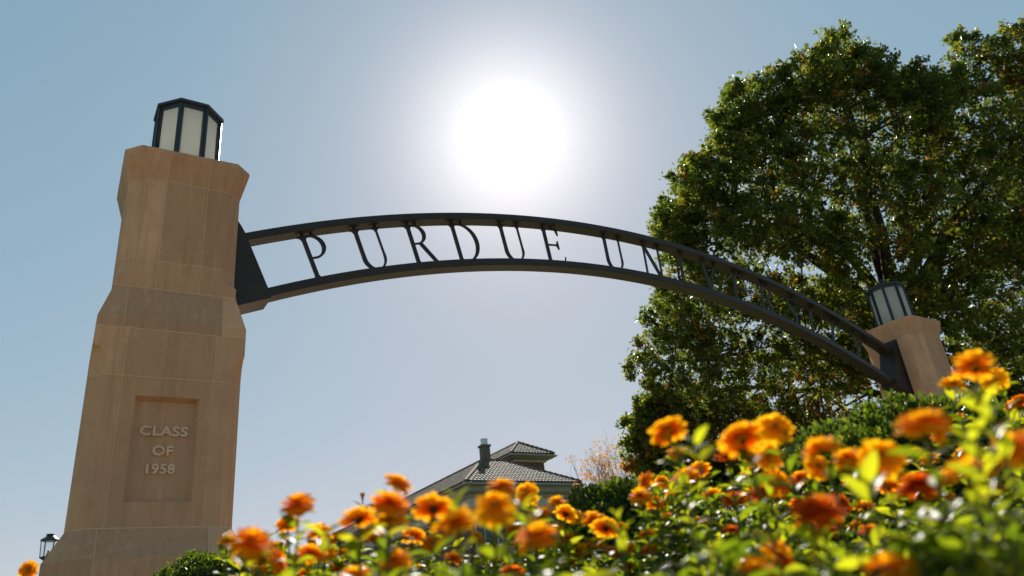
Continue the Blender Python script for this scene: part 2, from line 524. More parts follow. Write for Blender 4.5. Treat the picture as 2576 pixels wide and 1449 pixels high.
def make_pillar_meshes():
    V, F, T = [], [], []
    prng = random.Random(3)
    tints = {}
    def tint(course, colm):
        return tints.setdefault((course, colm), prng.choice((0.08, 0.22, 0.35, 0.5, 0.62, 0.78, 0.93)))
    pairs = []
    for lo, hi in zip(PROF[:-1], PROF[1:]):
        j = jof((lo[0] + hi[0]) / 2)
        pairs.append((ring16(*lo, j), ring16(*hi, j)))
    PANEL = 2                                        # band 0.52 - 1.425 holds the recess on the front
    for i, (a, b) in enumerate(pairs):
        zm = (PROF[i][0] + PROF[i + 1][0]) / 2
        course = sum(zm > q for q in JOINTZ) * 10 + (1 if 0.611 < zm < 0.789 else 0)
        o = len(V); V += a + b
        for k in range(16):
            if i == PANEL and k == 1: continue
            k2 = (k + 1) % 16
            F.append((o + k, o + k2, o + 16 + k2, o + 16 + k))
            colm = {1: 'f', 5: 'r', 9: 'b', 13: 'l'}.get(k, (k + 2) // 4 % 4)
            T.append(tint(course, colm))
    # cap top, slightly domed
    o = len(V); V += pairs[-1][1]; V.append(np.array([0, 0, zz(3.480)]))
    for k in range(16): F.append((o + k, o + (k + 1) % 16, o + 16)); T.append(0.45)
    # front panel block with its splayed recess
    yF = -0.456 * S
    x0, x1, z0, z1 = -J1 * S, J1 * S, zz(0.789), zz(1.714)
    rx0, rx1, rz0, rz1 = (0.489 - 0.674) * S, (0.867 - 0.674) * S, zz(0.9365), zz(1.590)
    ix0, ix1, iz0, iz1 = (0.5115 - 0.674) * S, (0.847 - 0.674) * S, zz(0.957), zz(1.567)
    o = len(V)
    rec = 0.042 * S
    for q in ((x0, z0), (x1, z0), (x1, z1), (x0, z1)): V.append(np.array([q[0], yF, q[1]]))
    for q in ((rx0, rz0), (rx1, rz0), (rx1, rz1), (rx0, rz1)): V.append(np.array([q[0], yF, q[1]]))
    for k in range(4):
        F.append((o + k, o + (k + 1) % 4, o + 4 + (k + 1) % 4, o + 4 + k)); T.append(0.42)
    shaft = mesh_np('shaft', V, F, M['stone'], False, {'tint': ('FACE', T)})
    PV = [(rx0, yF, rz0), (rx1, yF, rz0), (rx1, yF, rz1), (rx0, yF, rz1), (ix0, yF + rec, iz0), (ix1, yF + rec, iz0), (ix1, yF + rec, iz1), (ix0, yF + rec, iz1)]
    panel = mesh_np('recessed_panel', PV, [(0, 1, 5, 4), (1, 2, 6, 5), (2, 3, 7, 6), (3, 0, 4, 7), (4, 5, 6, 7)], M['stone'], False,
                    {'tint': ('FACE', [0.42, 0.42, 0.42, 0.42, 0.36])})
    # mortar joints: thin strips pressed into the face, a hair proud
    mb = MB()
    def prof_at(z):
        for p, q in zip(PROF[:-1], PROF[1:]):
            if p[0] <= z <= q[0] + 1e-6:
                t_ = (z - p[0]) / max(1e-6, q[0] - p[0])
                return p[1] + (q[1] - p[1]) * t_, p[2] + (q[2] - p[2]) * t_
        return PROF[-1][1:]
    wj = 0.0030
    for jz in JOINTZ:
        rr = []
        for dz in (-wj, wj):
            h, c = prof_at(jz + dz * 0.2)
            rr.append([np.array([x, y, zz(jz + dz)]) for x, y, _ in ring16(jz, h + 0.0016, c, min(0.1, h - c - 0.01))])
        mb.loft(rr, False)
    def vert(jx, za, zb, steps=1):
        for (ux, uy), (vx, vy) in (((1, 0), (0, -1)), ((0, 1), (1, 0)), ((-1, 0), (0, 1)), ((0, -1), (-1, 0))):
            for s_ in (-1, 1):
                P = []
                for z in (za, zb):
                    h = prof_at(z)[0] + 0.0016
                    for e in (-wj * 0.8, wj * 0.8):
                        P.append(((ux * (s_ * jx + e) + vx * h) * S, (uy * (s_ * jx + e) + vy * h) * S, zz(z)))
                mb.add(P, [(0, 1, 3, 2)])
    g = wj * 1.05
    vert(J2, 0.0, 0.610); vert(J2, 0.612, 0.789 - g)
    vert(J1, 0.789 + g, 1.714 - g); vert(J1, 1.714 + g, 2.037 - g)
    vert(J2, 2.037 + g, 2.1055); vert(J2, 2.1065, 2.363 - g)
    vert(J3, 2.363 + g, 2.578 - g); vert(J3, 2.578 + g, 3.228 - g); vert(J3, 3.228 + g, 3.4395)
    V2 = np.asarray(mb.v)
    joints = mesh_np('mortar_joints', V2, mb.f, M['mortar'])
    return shaft, panel, joints


shaft_me, panel_me, joint_me = make_pillar_meshes()
pillar = empty('gate_pillar', (PCX, PCY, 0), R_(-1.9))
tag(pillar, 'large tan limestone gate pillar with raised lettering in a recessed panel', 'pillar', 'stone pillars carrying the arch')
link('shaft', shaft_me, pillar); link('recessed_panel', panel_me, pillar); link('mortar_joints', joint_me, pillar)
pillar2 = empty('gate_pillar', (P2X, PCY, 0))
tag(pillar2, 'farther stone gate pillar rising behind the clipped shrub, oak behind it', 'pillar', 'stone pillars carrying the arch')
for me, nm in ((shaft_me, 'shaft'), (panel_me, 'recessed_panel'), (joint_me, 'mortar_joints')):
    link(nm, me, pillar2)


def raised_text(txt, xl, xr, zlo, zhi, parent):
    cu = bpy.data.curves.new('t', 'FONT'); cu.body = txt; cu.size = 1.0
    cu.offset = 0.034; cu.extrude = 0.5; cu.resolution_u = 6; cu.space_character = 1.04
    ob = bpy.data.objects.new('t', cu); COL.objects.link(ob)
    bpy.context.view_layer.update()
    me = bpy.data.meshes.new_from_object(ob.evaluated_get(bpy.context.evaluated_depsgraph_get()))
    bpy.data.objects.remove(ob); bpy.data.curves.remove(cu)
    b = bmesh.new(); b.from_mesh(me); bmesh.ops.remove_doubles(b, verts=b.verts, dist=1e-5)
    xs = [v.co.x for v in b.verts]; ys = [v.co.y for v in b.verts]
    ax, bx, ay, by = min(xs), max(xs), min(ys), max(ys)
    yF = (-0.456 + 0.042) * S
    for v in b.verts:
        x, y, z = v.co
        v.co = ((xl + (x - ax) / (bx - ax) * (xr - xl) - 0.674) * S, yF - 0.016 * (z + 0.5) + 0.001, zz(zlo + (y - ay) / (by - ay) * (zhi - zlo)))
    b.verts.ensure_lookup_table()
    seen = set(); islands = []
    for v in b.verts:
        if v.index in seen: continue
        st, isl = [v], []
        seen.add(v.index)
        while st:
            q = st.pop(); isl.append(q)
            for e in q.link_edges:
                r = e.other_vert(q)
                if r.index not in seen: seen.add(r.index); st.append(r)
        islands.append(isl)
    islands.sort(key=lambda I: min(v.co.x for v in I))
    for isl in islands:
        idx = {v.index: i for i, v in enumerate(isl)}
        fs = [tuple(idx[v.index] for v in f.verts) for f in b.faces if f.verts[0].index in idx]
        mm = mesh_np('raised_letter', [tuple(v.co) for v in isl], fs, M['stone_pale'], False, {'tint': ('FACE', [0.55] * len(fs))})
        bb = bmesh.new(); bb.from_mesh(mm); bmesh.ops.recalc_face_normals(bb, faces=bb.faces); bb.to_mesh(mm); bb.free()
        link('raised_letter', mm, parent)
    b.free(); bpy.data.meshes.remove(me)


K_ = 1.0092
raised_text('CLASS', 0.534 * K_, 0.809 * K_, 1.334 * K_, 1.397 * K_, pillar)
raised_text('OF', 0.616 * K_, 0.735 * K_, 1.212 * K_, 1.274 * K_, pillar)
raised_text('1958', 0.591 * K_, 0.754 * K_, 1.100 * K_, 1.163 * K_, pillar)


# ------------------------------------------------------------------ octagonal lanterns on the pillars
def lantern_parts(root):
    b0 = zz(3.476)
    rot = math.pi / 8
    k8 = 1 / math.cos(math.pi / 8)
    ap = 0.223 * S
    g0, g1 = b0 + 0.045, zz(4.075)
    fr = MB()
    fr.loft([poly_ring(8, (ap + 0.014) * k8, b0 + 0.001, rot=rot), poly_ring(8, (ap + 0.014) * k8, b0 + 0.03, rot=rot), poly_ring(8, (ap + 0.002) * k8, b0 + 0.047, rot=rot)])
    for i in range(8):
        a = rot + i * math.pi / 4
        c = np.array([math.cos(a), math.sin(a), 0]); tng = np.array([-math.sin(a), math.cos(a), 0])
        p = c * (ap * k8 - 0.006)
        fr.box(p + np.array([0, 0, (g0 + g1) / 2]), (0.040, 0.050, g1 - g0 + 0.004), [c, tng, (0, 0, 1)])
        fr.box(p + c * 0.024 + np.array([0, 0, (g0 + g1) / 2]), (0.014, 0.020, g1 - g0), [c, tng, (0, 0, 1)])
    fr.loft([poly_ring(8, (ap + 0.006) * k8, g1 - 0.035, rot=rot), poly_ring(8, (ap + 0.012) * k8, g1 + 0.012, rot=rot)])
    fr.build('frame', M['lamp_metal'], root)
    # panes
    for i in range(8):
        a = (i + 1) * math.pi / 4
        c = np.array([math.cos(a), math.sin(a), 0]); tng = np.array([-math.sin(a), math.cos(a), 0])
        half = ap * math.tan(math.pi / 8) - 0.022
        mb = MB()
        mb.box(c * (ap - 0.010) + np.array([0, 0, (g0 + g1) / 2]), (0.006, 2 * half + 0.01, g1 - g0 + 0.006), [c, tng, (0, 0, 1)])
        mb.build('glass_pane', M['glass'], root)
    rf = MB()
    e = 0.252 * S * k8
    rf.loft([poly_ring(8, e - 0.03, g1 + 0.006, rot=rot), poly_ring(8, e, g1 + 0.014, rot=rot), poly_ring(8, e, g1 + 0.046, rot=rot), poly_ring(8, e * 0.93, g1 + 0.066, rot=rot),
             poly_ring(8, e * 0.55, g1 + 0.112, rot=rot), poly_ring(8, e * 0.30, g1 + 0.145, rot=rot), poly_ring(8, e * 0.27, g1 + 0.165, rot=rot), poly_ring(8, e * 0.14, g1 + 0.175, rot=rot)])
    rf.build('roof', M['lamp_metal'], root)
    fn = MB()
    zf = g1 + 0.172
    fn.loft([poly_ring(12, r, zf + h) for r, h in ((0.030, -0.004), (0.018, 0.015), (0.020, 0.03), (0.036, 0.05), (0.042, 0.068), (0.034, 0.088), (0.014, 0.102))])
    fn.build('finial', M['lamp_metal'], root, smooth=True)


lan = empty('octagonal_lantern', (PCX - 0.008, PCY, 0))
tag(lan, 'octagonal frosted glass lantern on the large near pillar, against open sky', 'lantern', 'lanterns on the gate pillars')
lantern_parts(lan)
lan2 = lan.copy(); COL.objects.link(lan2); lan2.location = (P2X + 0.008, PCY, 0)
lan2['label'] = 'octagonal frosted glass lantern on the farther pillar, in front of the oak'
for ch in list(lan.children):
    c2 = ch.copy(); COL.objects.link(c2); c2.parent = lan2

# ------------------------------------------------------------------ the arch
arch = empty('gateway_arch', (ACX, PCY, 0))
tag(arch, 'dark bronze steel arch of two curved rails with serif letters between', 'arch')
RW = 0.150 * S


def rail(name, r0, r1, x_end):
    mb = MB(); n = 97
    a = math.asin((x_end - 0.02) / ((r0 + r1) / 2))
    rings = []
    for i in range(n):
        t_ = -a + 2 * a * i / (n - 1)
        s_, c_ = math.sin(t_), math.cos(t_)
        bv = 0.006
        ring = []
        for (rr, yy) in ((r0 * S, -RW / 2 + bv), (r0 * S + bv, -RW / 2), (r1 * S - bv, -RW / 2), (r1 * S, -RW / 2 + bv), (r1 * S, RW / 2 - bv), (r1 * S - bv, RW / 2), (r0 * S + bv, RW / 2), (r0 * S, RW / 2 - bv)):
            ring.append(np.array([rr * s_, yy, rr * c_ + ACZ]))
        rings.append(ring)
    mb.loft(rings)
    return mb.build(name, M['steel'], arch)


XE = 5.472 - 0.674 - 0.3845          # distance from arch centre to the pillar face
rail('top_rail', 10.779, 10.845, XE - 0.035)
rail('bottom_rail', 10.280, 10.353, XE - 0.13)
for sg in (-1, 1):
    mb = MB()
    pts = [(1.0565, 3.205), (1.106, 3.137), (1.142, 3.077), (1.336, 2.631), (1.369, 2.544), (1.0565, 2.413)]
    out_ = [((x - 5.472) * S * -sg, zz(z)) for x, z in pts]
    mb.prism(out_, lambda x, y, d: np.array([x, d, y]), -0.118 * S, 0.118 * S)
    mb.box(np.array([sg * (XE - 0.008) * S, 0, zz(2.80)]), (0.018 * S, 0.272 * S, 0.84 * S))
    mb.build('end_bracket', M['steel'], arch)


def arcband(cx, cy, ao, bo, ai, bi, a0, a1, n=20, dx=0.0, dy=0.0):
    o = [(cx + ao * math.cos(t), cy + bo * math.sin(t)) for t in np.linspace(a0, a1, n)]
    i = [(cx + dx + ai * math.cos(t), cy + dy + bi * math.sin(t)) for t in np.linspace(a1, a0, n)]
    return o + i


def stem(x, w, y0=0.0, y1=1.0, st=True, sb=True, sw=0.13, slant=0.0):
    """stem with bracketed serifs, one outline"""
    h = w / 2; s_ = 0.026
    P = []
    if sb: P += [(x - sw, y0), (x + sw, y0), (x + sw, y0 + s_), (x + h + 0.03, y0 + s_ + 0.022), (x + h, y0 + 0.10)]
    else: P += [(x - h, y0), (x + h, y0)]
    X = x + slant
    if st: P += [(X + h, y1 - 0.10), (X + h + 0.03, y1 - s_ - 0.022), (X + sw, y1 - s_), (X + sw, y1), (X - sw, y1), (X - sw, y1 - s_), (X - h - 0.03, y1 - s_ - 0.022), (X - h, y1 - 0.10)]
    else: P += [(X + h, y1), (X - h, y1)]
    if sb: P += [(x - h, y0 + 0.10), (x - h - 0.03, y0 + s_ + 0.022), (x - sw, y0 + s_)]
    return P


def stroke(p, q, w):
    d = np.subtract(q, p); L = np.hypot(*d); n_ = np.array([-d[1], d[0]]) / L * w / 2
    return [tuple(np.add(p, -n_)), tuple(np.add(q, -n_)), tuple(np.add(q, n_)), tuple(np.add(p, n_))]


def spath(pts, ws):
    pts = np.array(pts); L, Rr = [], []
    for i in range(len(pts)):
        d = pts[min(i + 1, len(pts) - 1)] - pts[max(i - 1, 0)]; d = d / np.hypot(*d)
        n_ = np.array([-d[1], d[0]]) * ws[i] / 2
        L.append(tuple(pts[i] + n_)); Rr.append(tuple(pts[i] - n_))
    return L + Rr[::-1]


TK, TN = 0.086, 0.043
PIN = lambda x: [(x - 0.03, 0.985), (x + 0.03, 0.985), (x + 0.03, 1.045), (x - 0.03, 1.045)]
hp = math.pi / 2


def glyph(ch):
    if ch == 'I': return [stem(0, TK), PIN(0)]
    if ch == 'P':
        return [stem(0, TK), arcband(0.13, 0.735, 0.285, 0.265, 0.195, 0.225, -hp, hp), [(0, 0.96), (0.14, 0.96), (0.14, 1.0), (0, 1.0)], [(0, 0.47), (0.14, 0.47), (0.14, 0.51), (0, 0.51)], PIN(0), PIN(0.2)]
    if ch == 'R':
        return [stem(0, TK), arcband(0.13, 0.755, 0.265, 0.245, 0.175, 0.205, -hp, hp), [(0, 0.96), (0.14, 0.96), (0.14, 1.0), (0, 1.0)], [(0, 0.51), (0.16, 0.51), (0.16, 0.55), (0, 0.55)],
                stroke((0.20, 0.53), (0.50, 0.0), 0.088), PIN(0), PIN(0.2)]
    if ch == 'D':
        return [stem(0, TK), arcband(0.14, 0.5, 0.46, 0.5, 0.365, 0.46, -hp, hp, 28), [(0, 0.96), (0.15, 0.96), (0.15, 1.0), (0, 1.0)], [(0, 0.0), (0.15, 0.0), (0.15, 0.04), (0, 0.04)], PIN(0), PIN(0.25)]
    if ch == 'U':
        o = [(-TK / 2, 0.36)] + [(0.235 + 0.28 * math.cos(t), 0.30 + 0.30 * math.sin(t)) for t in np.linspace(math.pi, 2 * math.pi, 24)] + [(0.49 + TN / 2, 0.36)]
        i = [(0.49 - TN / 2, 0.36)] + [(0.255 + 0.21 * math.cos(t), 0.31 + 0.268 * math.sin(t)) for t in np.linspace(2 * math.pi, math.pi, 24)] + [(TK / 2, 0.36)]
        return [o + i, stem(0, TK, 0.34, 1.0, True, False), stem(0.49, TN, 0.34, 1.0, True, False, 0.12), PIN(0), PIN(0.49)]
    if ch == 'E':
        return [stem(0, TK), [(0, 0.962), (0.40, 0.962), (0.40, 1.0), (0, 1.0)], [(0.34, 0.965), (0.40, 0.80), (0.425, 0.80), (0.41, 0.995), (0.34, 0.995)],
                [(0, 0.50), (0.32, 0.50), (0.32, 0.54), (0, 0.54)], [(0.30, 0.50), (0.345, 0.40), (0.37, 0.40), (0.37, 0.64), (0.345, 0.64), (0.30, 0.54)],
                [(0, 0.0), (0.46, 0.0), (0.46, 0.038), (0, 0.038)], [(0.38, 0.0), (0.46, 0.002), (0.52, 0.20), (0.495, 0.20), (0.44, 0.05), (0.38, 0.036)], PIN(0), PIN(0.25)]
    if ch == 'N':
        return [stem(0, TN, 0, 1, True, True, 0.11), stem(0.53, TN, 0, 1, True, False, 0.11), stroke((0.0, 1.0), (0.525, 0.0), 0.095), PIN(0), PIN(0.53)]
    if ch == 'V':
        return [stroke((0.0, 1.0), (0.235, 0.0), 0.088), stroke((0.45, 1.0), (0.235, 0.0), 0.046), [(-0.12, 0.974), (0.12, 0.974), (0.12, 1.0), (-0.12, 1.0)], [(0.35, 0.974), (0.56, 0.974), (0.56, 1.0), (0.35, 1.0)], PIN(0), PIN(0.45)]
    if ch == 'T':
        return [stem(0, TK, 0, 1, False, True), [(-0.34, 0.962), (0.34, 0.962), (0.34, 1.0), (-0.34, 1.0)], [(-0.34, 0.99), (-0.36, 0.80), (-0.335, 0.80), (-0.27, 0.965)], [(0.34, 0.99), (0.27, 0.965), (0.335, 0.80), (0.36, 0.80)], PIN(0)]
    if ch == 'Y':
        return [stem(0, TK, 0, 0.48, False, True), stroke((0.0, 0.44), (-0.27, 1.0), 0.085), stroke((0.0, 0.44), (0.27, 1.0), 0.046), [(-0.38, 0.974), (-0.15, 0.974), (-0.15, 1.0), (-0.38, 1.0)], [(0.17, 0.974), (0.38, 0.974), (0.38, 1.0), (0.17, 1.0)], PIN(-0.25), PIN(0.25)]
    if ch == 'S':
        c = [(0.20, 0.86), (0.15, 0.95), (0.02, 0.978), (-0.11, 0.94), (-0.175, 0.83), (-0.15, 0.71), (-0.04, 0.60), (0.09, 0.49), (0.19, 0.37), (0.20, 0.22), (0.12, 0.08), (-0.02, 0.025), (-0.14, 0.06), (-0.20, 0.17)]
        ws = [0.02, 0.035, 0.042, 0.05, 0.07, 0.085, 0.10, 0.10, 0.088, 0.07, 0.05, 0.042, 0.035, 0.02]
        # resample smoothly
        P = np.array(c); tt = np.linspace(0, len(P) - 1, 44)
        Q = []
        for t_ in tt:
            i = min(int(t_), len(P) - 2); f_ = t_ - i
            p0, p1, p2, p3 = P[max(i - 1, 0)], P[i], P[i + 1], P[min(i + 2, len(P) - 1)]
            Q.append(0.5 * ((2 * p1) + (-p0 + p2) * f_ + (2 * p0 - 5 * p1 + 4 * p2 - p3) * f_ ** 2 + (-p0 + 3 * p1 - 3 * p2 + p3) * f_ ** 3))
        return [spath(Q, np.interp(tt, range(len(ws)), ws)), [(0.19, 0.80), (0.215, 0.80), (0.205, 0.985), (0.18, 0.985)], [(-0.215, 0.02), (-0.19, 0.02), (-0.19, 0.21), (-0.215, 0.21)], PIN(0.02)]


LH = 0.410
for ch, s0 in (('P', -3.858), ('U', -3.380), ('R', -2.859), ('D', -2.385), ('U', -1.830), ('E', -1.302), ('U', -0.498), ('N', 0.061), ('I', 0.619), ('V', 0.971), ('E', 1.489), ('R', 1.963), ('S', 2.487), ('I', 2.846), ('T', 3.255), ('Y', 3.749)):
    a = s0 / 10.566
    tx, tz, rx, rz = math.cos(a), -math.sin(a), math.sin(a), math.cos(a)
    mb = MB()
    for i, poly in enumerate(glyph(ch)):
        th = 0.0125 - 0.0007 * i
        def fn(x, y, d):
            u = x * LH; v = 10.351 + y * LH
            return np.array([(u * tx + v * rx) * S, d, (u * tz + v * rz) * S + ACZ])
        mb.prism(poly, fn, -th, th)
    mb.build('letter', M['steel'], arch)
# ==END_ARCH==

# ------------------------------------------------------------------ scattered leaves
def rot_mats(N, dirs, roll):
    """frames whose y axis is dirs"""
    d = dirs / np.linalg.norm(dirs, axis=1, keepdims=True)
    ref = np.where(np.abs(d[:, 2:3]) > 0.95, np.array([[1.0, 0, 0]]), np.array([[0, 0, 1.0]]))
    x = np.cross(d, ref); x /= np.linalg.norm(x, axis=1, keepdims=True)
    z = np.cross(x, d)
    c, s_ = np.cos(roll)[:, None], np.sin(roll)[:, None]
    x2 = x * c + z * s_; z2 = -x * s_ + z * c
    return np.stack([x2, d, z2], axis=2)          # columns


def scatter(tv, tf, mats, locs, scale):
    N = len(locs); k = len(tv)
    V = np.einsum('nij,kj->nki', mats, tv) * scale[:, None, None] + locs[:, None, :]
    F = (tf[None] + (np.arange(N) * k)[:, None, None]).reshape(-1, tf.shape[1])
    return V.reshape(-1, 3), F


# leaf templates, unit length along +y
OAK_V = np.array([(0, 0, 0), (0.10, 0.25, 0.02), (0.42, 0.34, 0.06), (0.16, 0.48, 0.02), (0.36, 0.72, 0.03), (0.10, 0.72, 0.0), (0, 1.0, -0.08),
                  (-0.10, 0.72, 0.0), (-0.36, 0.72, 0.03), (-0.16, 0.48, 0.02), (-0.42, 0.34, 0.06), (-0.10, 0.25, 0.02), (0, 0.5, -0.04)])
OAK_F = np.array([(12, 0, 1), (12, 1, 2), (12, 2, 3), (12, 3, 4), (12, 4, 5), (12, 5, 6), (12, 6, 7), (12, 7, 8), (12, 8, 9), (12, 9, 10), (12, 10, 11), (12, 11, 0)])
BOX_V = np.array([(0, 0, 0), (0.24, 0.35, 0.06), (0.20, 0.75, 0.04), (0, 1, -0.05), (-0.20, 0.75, 0.04), (-0.24, 0.35, 0.06), (0, 0.5, -0.02)])
BOX_F = np.array([(6, 0, 1), (6, 1, 2), (6, 2, 3), (6, 3, 4), (6, 4, 5), (6, 5, 0)])


def lance(wd=0.2, bend=0.22, n=6):
    V, F = [], []
    for i in range(n + 1):
        t_ = i / n
        w_ = wd * (math.sin(math.pi * min(1, t_ * 0.93 + 0.07)) ** 0.8) * (1 - 0.25 * t_)
        z = 0.10 * math.sin(t_ * 2.2) - bend * t_ * t_
        V += [(-w_, t_, z + w_ * 0.30), (0, t_, z), (w_, t_, z + w_ * 0.30)]
    for i in range(n):
        for j in (0, 1): F.append((i * 3 + j, i * 3 + j + 1, i * 3 + j + 4, i * 3 + j + 3))
    return np.array(V), np.array(F)


LEAF_V, LEAF_F = lance()


def unit(N):
    v = rng.normal(size=(N, 3)); return v / np.linalg.norm(v, axis=1, keepdims=True)


# ------------------------------------------------------------------ the oak
def oak():
    D0 = 20.0
    base = at(2470, 1490, D0); base[2] = 0
    root = empty('oak_tree', tuple(base))
    tag(root, 'big spreading oak, mostly green with some orange leaves, behind the right end of the arch', 'tree')
    LOB = [(2120, 170, 70), (2070, 200, 58), (2190, 205, 66), (2240, 245, 52), (2030, 255, 72), (1955, 258, 58), (1872, 275, 42), (1835, 335, 48), (1905, 335, 66),
           (1850, 405, 58), (1775, 455, 64), (1722, 495, 52), (1700, 560, 55), (1678, 610, 40), (2440, 150, 58), (2510, 180, 70), (2412, 235, 44), (2345, 345, 50), (2318, 275, 42), (2300, 225, 34), (2358, 245, 40), (2550, 130, 52), (2580, 250, 70), (2560, 400, 80), (2530, 620, 80), (2600, 480, 80), (1640, 1048, 40), (1598, 1105, 30), (1680, 1100, 45), (2590, 190, 80), (2620, 290, 100),
           (2000, 350, 85), (2120, 310, 85), (2250, 350, 88), (2370, 390, 85), (2490, 320, 90), (2620, 430, 100), (1930, 460, 85), (2060, 465, 88), (2190, 480, 78), (2320, 500, 84), (2460, 470, 90), (2590, 570, 100),
           (1810, 560, 78), (1900, 590, 78), (2020, 600, 86), (2140, 610, 66), (2310, 620, 66), (2430, 620, 86), (2560, 710, 96), (1725, 655, 62), (1690, 765, 48), (1648, 838, 50), (1625, 915, 52), (1725, 850, 76), (1790, 740, 84),
           (1900, 760, 84), (2020, 770, 84), (2130, 770, 76), (2390, 770, 86), (2500, 840, 95), (2620, 860, 100), (1690, 955, 74), (1800, 920, 86), (1915, 920, 86), (2040, 930, 80), (2150, 930, 76), (2420, 900, 84), (2540, 960, 84), (2640, 980, 90),
           (1665, 1010, 56), (1750, 1045, 66), (1860, 1055, 70), (1970, 1050, 70), (2080, 1050, 70), (1625, 1085, 42), (1603, 1150, 36), (1585, 1075, 26), (1660, 1140, 42), (1615, 1185, 26), (1640, 1180, 26), (1720, 1120, 52), (2480, 1010, 70), (2570, 1060, 80), (1775, 1190, 55), (1772, 1250, 50), (1830, 1205, 60), (1960, 1220, 60), (1700, 1235, 50), (2090, 1205, 60), (2200, 1150, 60), (2200, 870, 70), (2300, 760, 60), (2280, 900, 70), (1760, 1180, 60), (1900, 1150, 70), (2050, 1140, 70)]
    px2m = D0 / FPX
    lob = []
    cx_, cy_ = 2180, 640
    for (x, y, r) in LOB:
        if x < 1800: x += 22 if y < 700 else 26       # keep the outline where the photo has it
        e = math.hypot((x - cx_) / 600, (y - cy_) / 590)          # 0 centre .. 1 outline
        span = 4.2 * math.sqrt(max(0.03, 1 - min(1, e) ** 2))
        k = (2 if y > 1000 and x > 1650 else 1) if e > 0.85 else (2 if e > 0.5 else 3)
        for q in range(k):
            off = rng.uniform(-0.5, 0.5) if k == 1 else -span + 2 * span * (q + 0.5) / k + rng.uniform(-0.5, 0.5)
            d = D0 + off
            p = at(x + rng.normal() * 8, y + rng.normal() * 8, d)
            lob.append((p, r * px2m * d / D0 * (1.0 if k == 1 else 1.04)))
    # limbs
    fork = at(2262, 850, D0)
    mb = MB()
    low = base + (fork - base) * 0.5 + np.array([0.15, 0, 0])
    mb.tube([base + np.array([0, 0, -0.1]), base + np.array([0, 0, 0.5]), low, fork], [0.62, 0.48, 0.40, 0.34], 12)
    for q in range(6):                                             # root flare
        a = q * math.pi / 3
        mb.tube([base + np.array([0.30 * math.cos(a), 0.30 * math.sin(a), 0.9]), base + np.array([0.5 * math.cos(a), 0.5 * math.sin(a), 0.25]), base + np.array([0.95 * math.cos(a), 0.95 * math.sin(a), -0.06])], [0.12, 0.16, 0.06], 6)
    targets = [(2130, 180, 0.3), (2060, 230, -1.2), (1900, 320, 0.2), (1760, 470, -0.3), (2230, 280, 1.2), (2430, 200, 0.4), (2560, 300, -0.8), (1720, 700, 0.6), (2590, 560, 1.0), (2020, 480, 1.8), (2320, 480, -2.0), (1680, 900, -0.8), (2560, 850, 0.2), (1950, 850, -2.2), (2100, 900, 2.0), (1820, 1000, 1.0)]
    nodes = []
    for (x, y, off) in targets:
        tgt = at(x, y, D0) + fwd * off
        st = fork if y < 620 else low + (fork - low) * rng.uniform(0.35, 0.95)
        L = np.linalg.norm(tgt - st)
        mid = st + (tgt - st) * 0.45 + np.array([0, 0, 0.10 * L]) + rng.normal(size=3) * 0.04 * L
        n = 9; pts = []
        for i in range(n):
            t_ = i / (n - 1)
            pts.append((1 - t_) ** 2 * st + 2 * t_ * (1 - t_) * mid + t_ * t_ * tgt + (rng.normal(size=3) * 0.05 if 0 < i < n - 1 else 0))
        rad = np.linspace(0.19 if y < 620 else 0.13, 0.028, n)
        mb.tube(pts, list(rad), 7)
        nodes += list(zip(pts, rad))
    NP = np.array([p for p, _ in nodes]); NR = np.array([r for _, r in nodes])
    LP, LD, LS, LT = [], [], [], []
    for (p, r) in lob:
        dd = np.linalg.norm(NP - p, axis=1) + np.where(NP[:, 2] > p[2] + 0.3, 1.5, 0)
        j = int(np.argmin(dd)); s0 = NP[j]
        L = np.linalg.norm(p - s0)
        mid = s0 + (p - s0) * 0.5 + np.array([0, 0, 0.07 * L]) + rng.normal(size=3) * 0.05 * L
        pts = [(1 - t_) ** 2 * s0 + 2 * t_ * (1 - t_) * mid + t_ * t_ * p for t_ in np.linspace(0, 1, 5)]
        r0 = min(NR[j] * 0.8, 0.05)
        mb.tube(pts, list(np.linspace(r0, 0.012, 5)), 5, caps=False)
        outw = p - (fork + np.array([0, 0, 0.5])); outw /= np.linalg.norm(outw) + 1e-6
        nt_ = int(9 + 84 * r)
        u = unit(nt_) * np.array([1, 1, 0.92])
        rr = r * np.where(rng.random(nt_) < (0.16 if r > 0.5 else 0.34), rng.uniform(1.0, 1.38, nt_), rng.uniform(0.2, 1.08, nt_) ** 0.75)
        tips = p + u * rr[:, None] + outw * r * 0.12
        orange = rng.random() < 0.07
        if r < 0.95:            # sprigs standing out of the crown
            for _ in range(6):
                dv = outw * 0.8 + np.array([0, 0, rng.uniform(0.2, 1.1)]) + rng.normal(size=3) * 0.5; dv /= np.linalg.norm(dv)
                Ls = rng.uniform(0.20, 0.48); s1 = p + dv * r * 0.75
                mb.tube([s1, s1 + dv * Ls], [0.007, 0.003], 3, caps=False)
                tips = np.concatenate([tips, [s1 + dv * Ls * q_ for q_ in (0.45, 0.65, 0.85, 1.0)]])
        for tpt in tips:
            if rng.random() < 0.5: mb.tube([p + (tpt - p) * 0.15, tpt], [0.008, 0.003], 3, caps=False)
            n_ = rng.integers(13, 20)
            dirs = unit(n_) * 0.9 + (tpt - p) / (np.linalg.norm(tpt - p) + 1e-6) * 0.6 + np.array([0, 0, 0.15])
            LP.append(tpt + unit(n_) * rng.uniform(0.02, 0.16, n_)[:, None]); LD.append(dirs)
            LS.append(rng.uniform(0.08, 0.138, n_))
            b_ = rng.uniform(0.0, 0.8)
            tn = np.clip(b_ * 0.6 + rng.uniform(0, 0.42, n_), 0, 0.82)
            if orange and rng.random() < 0.55 or rng.random() < 0.035: tn = rng.uniform(0.86, 1.0, n_)
            LT.append(tn)
